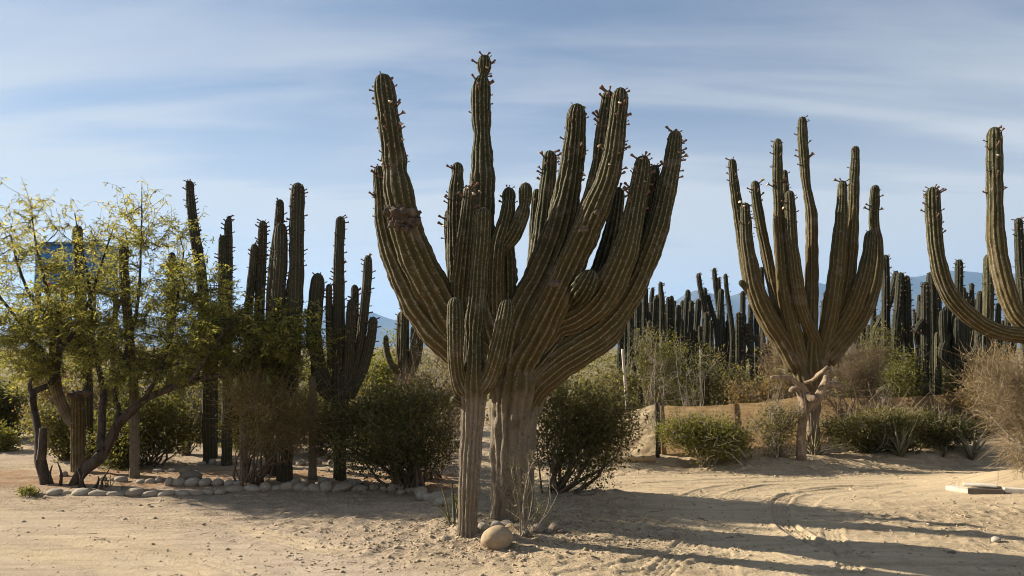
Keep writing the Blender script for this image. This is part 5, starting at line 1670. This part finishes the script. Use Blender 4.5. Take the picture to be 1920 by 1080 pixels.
FRONT = [(48, 926, 12, 7), (62, 927, 18, 8), (75, 928, 10, 6), (86, 927, 11, 6), (103, 925, 27, 12), (123, 926, 18, 8), (152, 925, 30, 12), (184, 927, 32, 10), (218, 928, 34, 9),
         (251, 925, 30, 13), (281, 927, 30, 9), (311, 927, 30, 9), (343, 926, 28, 10), (370, 926, 22, 8), (391, 924, 20, 9), (412, 924, 20, 9), (440, 919, 32, 11), (474, 918, 32, 11),
         (498, 915, 20, 15), (517, 916, 24, 9), (539, 914, 24, 15), (560, 915, 22, 11), (574, 918, 14, 8), (589, 917, 24, 12), (611, 914, 24, 18), (640, 916, 36, 12), (675, 917, 32, 9),
         (702, 915, 22, 11), (720, 917, 16, 9)]
CORNER = [(735, 916, 20, 14), (750, 915, 20, 14), (752, 924, 16, 9), (765, 921, 16, 9), (775, 920, 18, 11), (788, 922, 26, 15), (791, 931, 22, 15), (803, 934, 18, 14), (818, 934, 28, 16), (827, 943, 26, 14), (842, 943, 20, 16)]
SECOND = [(317, 905, 14, 16), (335, 906, 24, 13), (360, 906, 26, 13), (384, 906, 22, 13), (408, 906, 22, 11), (430, 907, 18, 11), (446, 907, 16, 10)]
MIDR = [(554, 906, 18, 12), (571, 906, 16, 10), (605, 902, 18, 10), (621, 902, 14, 8), (596, 908, 10, 8), (665, 908, 24, 13), (646, 909, 20, 7), (656, 902, 12, 8), (684, 907, 16, 8)]
FARR = [(398, 867, 14, 11), (412, 869, 14, 7), (437, 868, 20, 9), (470, 868, 16, 8), (499, 869, 12, 9), (564, 869, 18, 8), (597, 867, 12, 12), (620, 867, 10, 9), (380, 870, 12, 7)]
UNDER = [(210, 901, 12, 8), (226, 900, 24, 11), (282, 903, 18, 8), (297, 901, 12, 9), (192, 898, 14, 8), (264, 903, 14, 7)]
for lst, lab, grp in (
        (FRONT, 'rounded river stone in the front row edging the planting bed', 'front row of edging stones'),
        (CORNER, 'rounded stone in the heap curving round below the large dark bush', 'edging stones below the dark bush'),
        (SECOND, 'pale upright stone in the short second row behind the front edging', 'second row of stones'),
        (MIDR, 'rounded stone behind the edging at the foot of the branching cactus', 'stones at the foot of the cacti'),
        (FARR, 'small white stone in the far row across the sandy bed', 'far row of stones'),
        (UNDER, 'shaded stone under the dense bush beneath the mesquite', 'stones under the dense bush')):
    for s_ in lst:
        stone(*s_, lab, grp)
stone(322, 883, 16, 7, 'single flat stone lying left of the seal-shaped grey boulder', None)
stone(296, 883, 18, 6, 'low pale stone beside the dense shadowed bush, apart from the rows', None)
stone(118, 890, 14, 9, 'lone stone on the dirt behind the mesquite foot', None)
for k, s_ in enumerate([(905, 990, 20, 13), (930, 985, 18, 11), (951, 984, 24, 11), (1008, 994, 26, 15), (1040, 991, 20, 14), (1028, 998, 16, 9), (893, 996, 14, 9), (970, 990, 18, 10), (985, 1000, 15, 8), (1052, 996, 14, 8)]):
    stone(*s_, 'small grey rock lying round the foot of the huge cactus trunk', 'rocks at the big cactus foot', mat='greystone' if k > 2 else 'stone')
for s_ in [(1868, 1013, 16, 9)]:
    stone(*s_, 'small loose pale stone on the open dirt below the white boards', None)
stone(1784, 1036, 14, 5, 'flat dark stone lying on the open loop road', None, mat='greystone')
stone(858, 925, 10, 6, 'little pale stone against the slim cactus stem', None)
# the big egg-shaped stone
me = lump_mesh('stone', 1.0, 12, 0.09, 4, 1.2)
me.materials.append(M['bigstone'])
g0 = gnd(932, 1033)
s = ppm(g0.y)
o = bpy.data.objects.new('stone', me); COL.objects.link(o)
o.scale = (29.5 * s, 24 * s, 22.5 * s)
o.rotation_euler = (0, R(-6), R(12))
o.location = (g0.x, g0.y + 0.09, g0.z + 16.5 * s)
tag(o, 'large smooth egg-shaped tan stone in front of the cactus trunks', 'stone')
# seal-shaped boulder
g0 = gnd(347, 903)
bz = thing('boulder', 'grey boulder shaped like a resting seal in the stone-edged bed', 'boulder', g0)
s = ppm(g0.y)
obj('body', lump_mesh('body', 19 * s, 5, 0.22, 3, 1.2, (1.15, 0.8, 0.62)), M['greystone'], bz, (3 * s, 0.1, 6 * s))
obj('head', lump_mesh('head', 10 * s, 9, 0.22, 3, 1.2, (1.1, 0.9, 0.85)), M['greystone'], bz, (-6 * s, 0.1, 17 * s))

# gravel: far too many to count
def pebbles(name, spots, mat, label, seed, smin, smax):
    rng = np.random.default_rng(seed)
    ph = (1 + 5 ** 0.5) / 2
    ico = np.array([(-1, ph, 0), (1, ph, 0), (-1, -ph, 0), (1, -ph, 0), (0, -1, ph), (0, 1, ph), (0, -1, -ph), (0, 1, -ph), (ph, 0, -1), (ph, 0, 1), (-ph, 0, -1), (-ph, 0, 1)]) / 1.9
    fc_ = np.array([(0, 11, 5), (0, 5, 1), (0, 1, 7), (0, 7, 10), (0, 10, 11), (1, 5, 9), (5, 11, 4), (11, 10, 2), (10, 7, 6), (7, 1, 8), (3, 9, 4), (3, 4, 2), (3, 2, 6), (3, 6, 8), (3, 8, 9), (4, 9, 5), (2, 4, 11), (6, 2, 10), (8, 6, 7), (9, 8, 1)])
    n = len(spots)
    sz = smin + (smax - smin) * rng.random(n) ** 2.6
    sc = np.stack([sz * (0.8 + 0.6 * rng.random(n)), sz * (0.7 + 0.5 * rng.random(n)), sz * (0.45 + 0.35 * rng.random(n))], 1)
    V = ico[None] * sc[:, None] * (1 + 0.25 * rng.normal(size=(n, 12, 1)))
    a = rng.random(n) * 6.28
    ca, sa = np.cos(a)[:, None], np.sin(a)[:, None]
    X = V[..., 0] * ca - V[..., 1] * sa; Yv = V[..., 0] * sa + V[..., 1] * ca
    z = GZ(spots[:, 0], spots[:, 1]) + sc[:, 2] * 0.3
    V = np.stack([X + spots[:, :1], Yv + spots[:, 1:2], V[..., 2] + z[:, None]], -1)
    T = (fc_[None] + (np.arange(n) * 12)[:, None, None]).reshape(-1, 3)
    o = obj(name, mesh_np(name, V.reshape(-1, 3), None, T, None, False), M[mat])
    tag(o, label, name)
    o['kind'] = 'stuff'


def GZ(x, y):
    i = np.clip(np.searchsorted(GY, y), 0, len(GY) - 1); j = np.clip(np.searchsorted(GX, x), 0, len(GX) - 1)
    return ZZ[i, j]


rng = np.random.default_rng(77)
sp_ = []
for (cx, cy, rx_, ry_, n) in ((-0.15, 6.35, 0.8, 0.35, 700), (0.1, 5.9, 0.9, 0.4, 450), (-1.0, 6.1, 0.9, 0.4, 420), (0.9, 6.6, 0.7, 0.5, 350), (4.2, 6.7, 1.2, 0.7, 330), (3.0, 9.6, 2.5, 0.25, 380), (-3, 7.8, 2.5, 0.6, 300), (0, 6.6, 5.5, 1.6, 1500)):
    sp_.append(np.c_[rng.normal(cx, rx_, n), rng.normal(cy, ry_, n)])
sp_ = np.concatenate(sp_)
sp_ = sp_[(sp_[:, 1] > 4.7) & (sp_[:, 1] < 10.6) & (np.abs(sp_[:, 0]) < 5.8)]
pebbles('gravel', sp_, 'gravel', 'loose gravel scattered over the sandy lot', 3, 0.004, 0.016)
# dead twigs and litter on the rough ground
g = Geo()
n = 900
lx = np.r_[rng.normal(0.2, 1.0, n // 2), rng.uniform(-4.5, 5.2, n // 2)]
ly = np.r_[rng.normal(6.4, 0.55, n // 2), rng.uniform(5.2, 9.9, n // 2)]
k = (ly > 4.8) & (ly < 10.5)
lx, ly = lx[k], ly[k]; n = len(lx)
an = rng.random(n) * 6.28; ln = 0.02 + 0.07 * rng.random(n) ** 2
A_ = np.c_[lx, ly, GZ(lx, ly) + 0.004]
bx_, by_ = lx + np.cos(an) * ln, ly + np.sin(an) * ln
B_ = np.c_[bx_, by_, GZ(bx_, by_) + 0.006 + 0.012 * rng.random(n)]
many_tubes(g, curved(A_, B_, 4, rng, 0.1), 0.0028, 0.0015, rng.random(n), 3)
o = obj('litter', g.mesh('litter'), M['twig'])
tag(o, 'dead twigs and leaf litter strewn over the dirt', 'litter')
o['kind'] = 'stuff'

# ------------------------------------------------------------------ spiky plants, leaf by leaf
def blade_mesh(L, W, bend, seed):
    rng = random.Random(seed)
    k = 6
    V = []
    for i in range(k):
        s = i / (k - 1)
        w = W * (1 - s) ** 0.7 * (0.65 + 0.7 * min(1, s * 4)) + 0.0012
        z = L * (s - 0.25 * bend * s * s); y = L * bend * s * s * 0.75
        V += [(-w, y + 0.25 * w, z), (0, y, z + 0.0), (w, y + 0.25 * w, z), (0, y + w * 0.55, z)]
    Q = ring_quads(k, 4)
    return mesh_np('leaf', V, Q, None, {'var': np.full(len(V), rng.random())}, False)


BL = [blade_mesh(1.0, 0.020 + 0.006 * (k % 3), 0.15 + 0.18 * (k % 4), k) for k in range(10)]
for me in BL:
    me.materials.append(M['agave'])


def spiky(x, y, size, n, label, seed, upright=0.5):
    g0 = gnd(x, y)
    root = thing('spiky_plant', label, 'plant', g0)
    r = random.Random(seed)
    for i in range(n):
        o = bpy.data.objects.new('leaf', BL[r.randrange(10)])
        COL.objects.link(o); o.parent = root
        az = r.random() * 6.283; tilt = r.uniform(0.12, 1.15 - upright * 0.6)
        q = Quaternion((0, 0, 1), az) @ Quaternion((1, 0, 0), -tilt)
        o.rotation_euler = q.to_euler()
        sz = size * r.uniform(0.6, 1.1)
        o.scale = (sz, sz, sz)
        o.location = (0.02 * math.cos(az), 0.02 * math.sin(az), -0.01)
    return root


spiky(1530, 853, 0.62, 24, 'spiky narrow-leaved plant at the foot of the bleached tree', 1, 0.3)
spiky(1690, 856, 0.60, 30, 'spiky rosette plant under the dark bush along the fence', 2, 0.2)
spiky(1770, 857, 0.34, 10, 'small tuft of spiky leaves on the shaded bank', 3, 0.6)
spiky(1822, 862, 0.62, 22, 'spiky plant half under the straw bush at the shaded bank', 4, 0.3)
spiky(1462, 853, 0.42, 14, 'thin spiky plant left of the bleached tree trunk', 6, 0.5)
spiky(848, 986, 0.44, 13, 'thin agave-like plant leaning beside the slim cactus foot', 5, 0.35)
spiky(203, 916, 0.20, 12, 'dry spiky tuft at the mesquite foot', 8, 0.8)
spiky(232, 918, 0.18, 9, 'little dry grass tuft behind the edging stones', 9, 0.8)
bush('small_plant', 'tiny bright green seedlings among the first edging stones by the mesquite trunk', 52, 92, 915, 8.02, 'lime', clusters=14, per=26, leaf=0.028, seed=121, low=0.02, stems=5, stem_r=0.004, spread=0.02, cat='plant')
bush('small_plant', 'small green shoot beside the slim cactus stem', 845, 866, 915, 6.9, 'lime', clusters=12, per=22, leaf=0.024, seed=122, low=0.1, stems=5, stem_r=0.003, spread=0.025, cat='plant')

# straggly weed in front of the big trunk
g0 = gnd(985, 1006)
weed = thing('weed', 'straggly thin-stemmed weed with sparse tiny leaves before the huge trunk', 'weed', g0)
rng = np.random.default_rng(64)
ends = [(945, 848), (958, 872), (930, 905), (1012, 868), (1030, 900), (1046, 925), (975, 890), (1005, 905), (990, 850), (962, 925), (1022, 940), (950, 955)]
A_ = np.array([tuple(g0 + Vector((rng.normal(0, 0.03), rng.normal(0, 0.02), -0.01))) for _ in ends])
B_ = np.array([tuple(P(x, y, g0.y + rng.normal(0, 0.12))) for x, y in ends])
S = curved(A_, B_, 10, rng, 0.16, 0.02)
gs = Geo(); many_tubes(gs, S, 0.0055, 0.0018, 0.4, 4)
base = S[rng.integers(0, len(S), 90), rng.integers(3, 10, 90)]
tips = base + rng.normal(0, 0.06, base.shape) + np.array([0, 0, 0.03])
S2 = curved(base, tips, 4, rng, 0.2)
many_tubes(gs, S2, 0.0022, 0.0011, 0.4, 3)
obj('stems', gs.mesh('stems', g0), M['greytwig'], weed)
gl_ = Geo()
C = (S2[:, 1:].reshape(-1, 3)).repeat(5, 0) + rng.normal(0, 0.014, (len(S2) * 15, 3))
leaf_cloud(gl_, C, 0.014, rng.random(len(C)), rng, 0.4)
obj('leaves', gl_.mesh('leaves', g0, smooth=False), M['olive'], weed)

# ------------------------------------------------------------------ boards at the right
import bmesh
def board(name, p, q, w, h, mat, label, lift=0.0, cap=None, group=None):
    """squared timber lying from ground point p to q"""
    p = Vector(p); q = Vector(q)
    L = (q - p).length
    bm = bmesh.new()
    bmesh.ops.create_cube(bm, size=1.0)
    for v_ in bm.verts:
        v_.co = Vector((v_.co.x * L, v_.co.y * w, v_.co.z * h))
    bmesh.ops.bevel(bm, geom=list(bm.edges), offset=0.006, segments=2, affect='EDGES')
    bmesh.ops.subdivide_edges(bm, edges=[e for e in bm.edges if e.calc_length() > 0.2], cuts=10)
    for v_ in bm.verts:
        v_.co.z += 0.006 * math.sin(v_.co.x * 7 + w * 90) ; v_.co.y += 0.004 * math.sin(v_.co.x * 9)
    me = bpy.data.meshes.new(name); bm.to_mesh(me); bm.free()
    me.materials.append(M[mat])
    o = bpy.data.objects.new(name, me); COL.objects.link(o)
    o.rotation_euler = (0, 0, math.atan2(q.y - p.y, q.x - p.x))
    o.location = (p + q) / 2 + Vector((0, 0, h / 2 - 0.015 + lift))
    if label:
        tag(o, label, 'board', group)
    return o


def gp(x, y):
    return gnd(x, y)


board('board', gp(1779, 917), gp(1822, 922), 0.12, 0.055, 'white', 'white-painted timber stub lying at the end of the board row')
board('board', gp(1815, 925), gp(1883, 925), 0.07, 0.060, 'darkwood', 'dark weathered timber block with its unpainted side facing the road')
board('board', gp(1812, 921.5) + Vector((0, 0.05, 0)), gp(1876, 920.5) + Vector((0, 0.05, 0)), 0.15, 0.018, 'white', 'flat white plank resting on the dark timber block', lift=0.058)
board('board', gp(1881, 922), gp(1990, 925), 0.10, 0.045, 'white', 'long white-painted board running on along the bank past the dark block')
board('board', gp(822, 982), gp(858, 980), 0.05, 0.03, 'darkwood', 'short brown wood scrap lying beside the slim cactus foot')

# ------------------------------------------------------------------ blue tank stand behind the mesquite
YK = 19.0
k0 = P(138, 650, YK)
org = Vector((k0.x, YK, Hf(k0.x, YK)))
tank = thing('water_tank', 'blue box tank on a stand, seen through the mesquite crown', 'tank', org)
def box(name, x0, x1, z0, z1, y0, y1, mat, parent, bev=0.01):
    bm = bmesh.new(); bmesh.ops.create_cube(bm, size=1.0)
    for v_ in bm.verts:
        v_.co = Vector(((x0 + x1) / 2 + v_.co.x * (x1 - x0), (y0 + y1) / 2 + v_.co.y * (y1 - y0), (z0 + z1) / 2 + v_.co.z * (z1 - z0)))
    if bev:
        bmesh.ops.bevel(bm, geom=list(bm.edges), offset=bev, segments=2, affect='EDGES')
    me = bpy.data.meshes.new(name); bm.to_mesh(me); bm.free(); me.materials.append(M[mat])
    o = bpy.data.objects.new(name, me); COL.objects.link(o); o.parent = parent
    return o


def kx(px): return P(px, 650, YK).x - org.x
def kz(py): return P(138, py, YK).z - org.z
box('tank_body', kx(86), kx(193), kz(543), kz(462), -0.5, 0.6, 'blue', tank, 0.05)
for x in (86, 122, 158, 193):
    box('rib', kx(x) - 0.03, kx(x) + 0.03, kz(544), kz(460), -0.53, -0.49, 'blue', tank)
box('rib', kx(84), kx(195), kz(464), kz(459), -0.54, 0.63, 'blue', tank)
box('sunlit_edge_strip', kx(81), kx(85.5), kz(545), kz(470), -0.5, -0.1, 'blue_sunlit', tank)  # strip whose lighter colour imitates the tank's sunlit side face
box('lid', kx(112), kx(131), kz(459.5), kz(455), -0.1, 0.25, 'steel', tank)
box('deck', kx(80), kx(199), kz(549), kz(543.4), -0.6, 0.7, 'steel', tank)
for sx in (88, 190):
    for sy in (-0.5, 0.55):
        box('leg', kx(sx) - 0.05, kx(sx) + 0.05, -0.08, kz(548.8), sy, sy + 0.1, 'steel', tank)
# small round sign beside it
YG = 17.0
q0 = P(84, 650, YG); org = Vector((q0.x, YG, Hf(q0.x, YG)))
sg = thing('round_sign', 'small round red and white sign on a post below the blue tank', 'sign', org)
gg = Geo(); tube(gg, np.array([(0, 0.03, -0.05), (0, 0.03, P(84, 528, YG).z - org.z)]), 0.025, 8)
obj('post', gg.mesh('post'), M['signwhite'], sg)
def disc(name, r, y, mat, z):
    gg = Geo(); tube(gg, np.array([(0, y + 0.012, z), (0, y, z)]), r, 20)
    obj(name, gg.mesh(name, smooth=False), M[mat], sg)
zs = P(84, 536, YG).z - org.z
disc('plate', 0.085, -0.002, 'red', zs); disc('white_ring', 0.062, -0.008, 'signwhite', zs); disc('center', 0.03, -0.014, 'red', zs)
for k_, yy_ in enumerate((552, 566)):
    box('band', -0.04, 0.04, P(84, yy_ + 4, YG).z - org.z, P(84, yy_ - 4, YG).z - org.z, -0.01, 0.06, 'red', sg)

# ------------------------------------------------------------------ haze
bm = bmesh.new(); bmesh.ops.create_cube(bm, size=1.0)
for v_ in bm.verts:
    v_.co = Vector((v_.co.x * 20500, v_.co.y * 11000 + 4800, (v_.co.z + 0.5) * 870 - 60))
me = bpy.data.meshes.new('haze'); bm.to_mesh(me); bm.free()
m, t, out = newmat('haze air')
pv = N(t, 'ShaderNodeVolumePrincipled')
pv.inputs['Color'].default_value = (0.33, 0.57, 0.95, 1)
pv.inputs['Density'].default_value = 8.0e-5
pv.inputs['Anisotropy'].default_value = 0.2
link(t, pv.outputs[0], out.inputs['Volume'])
hz_ = obj('haze', me, m)
tag(hz_, 'pale blue haze between the lot and the mountains', 'haze')
hz_['kind'] = 'stuff'
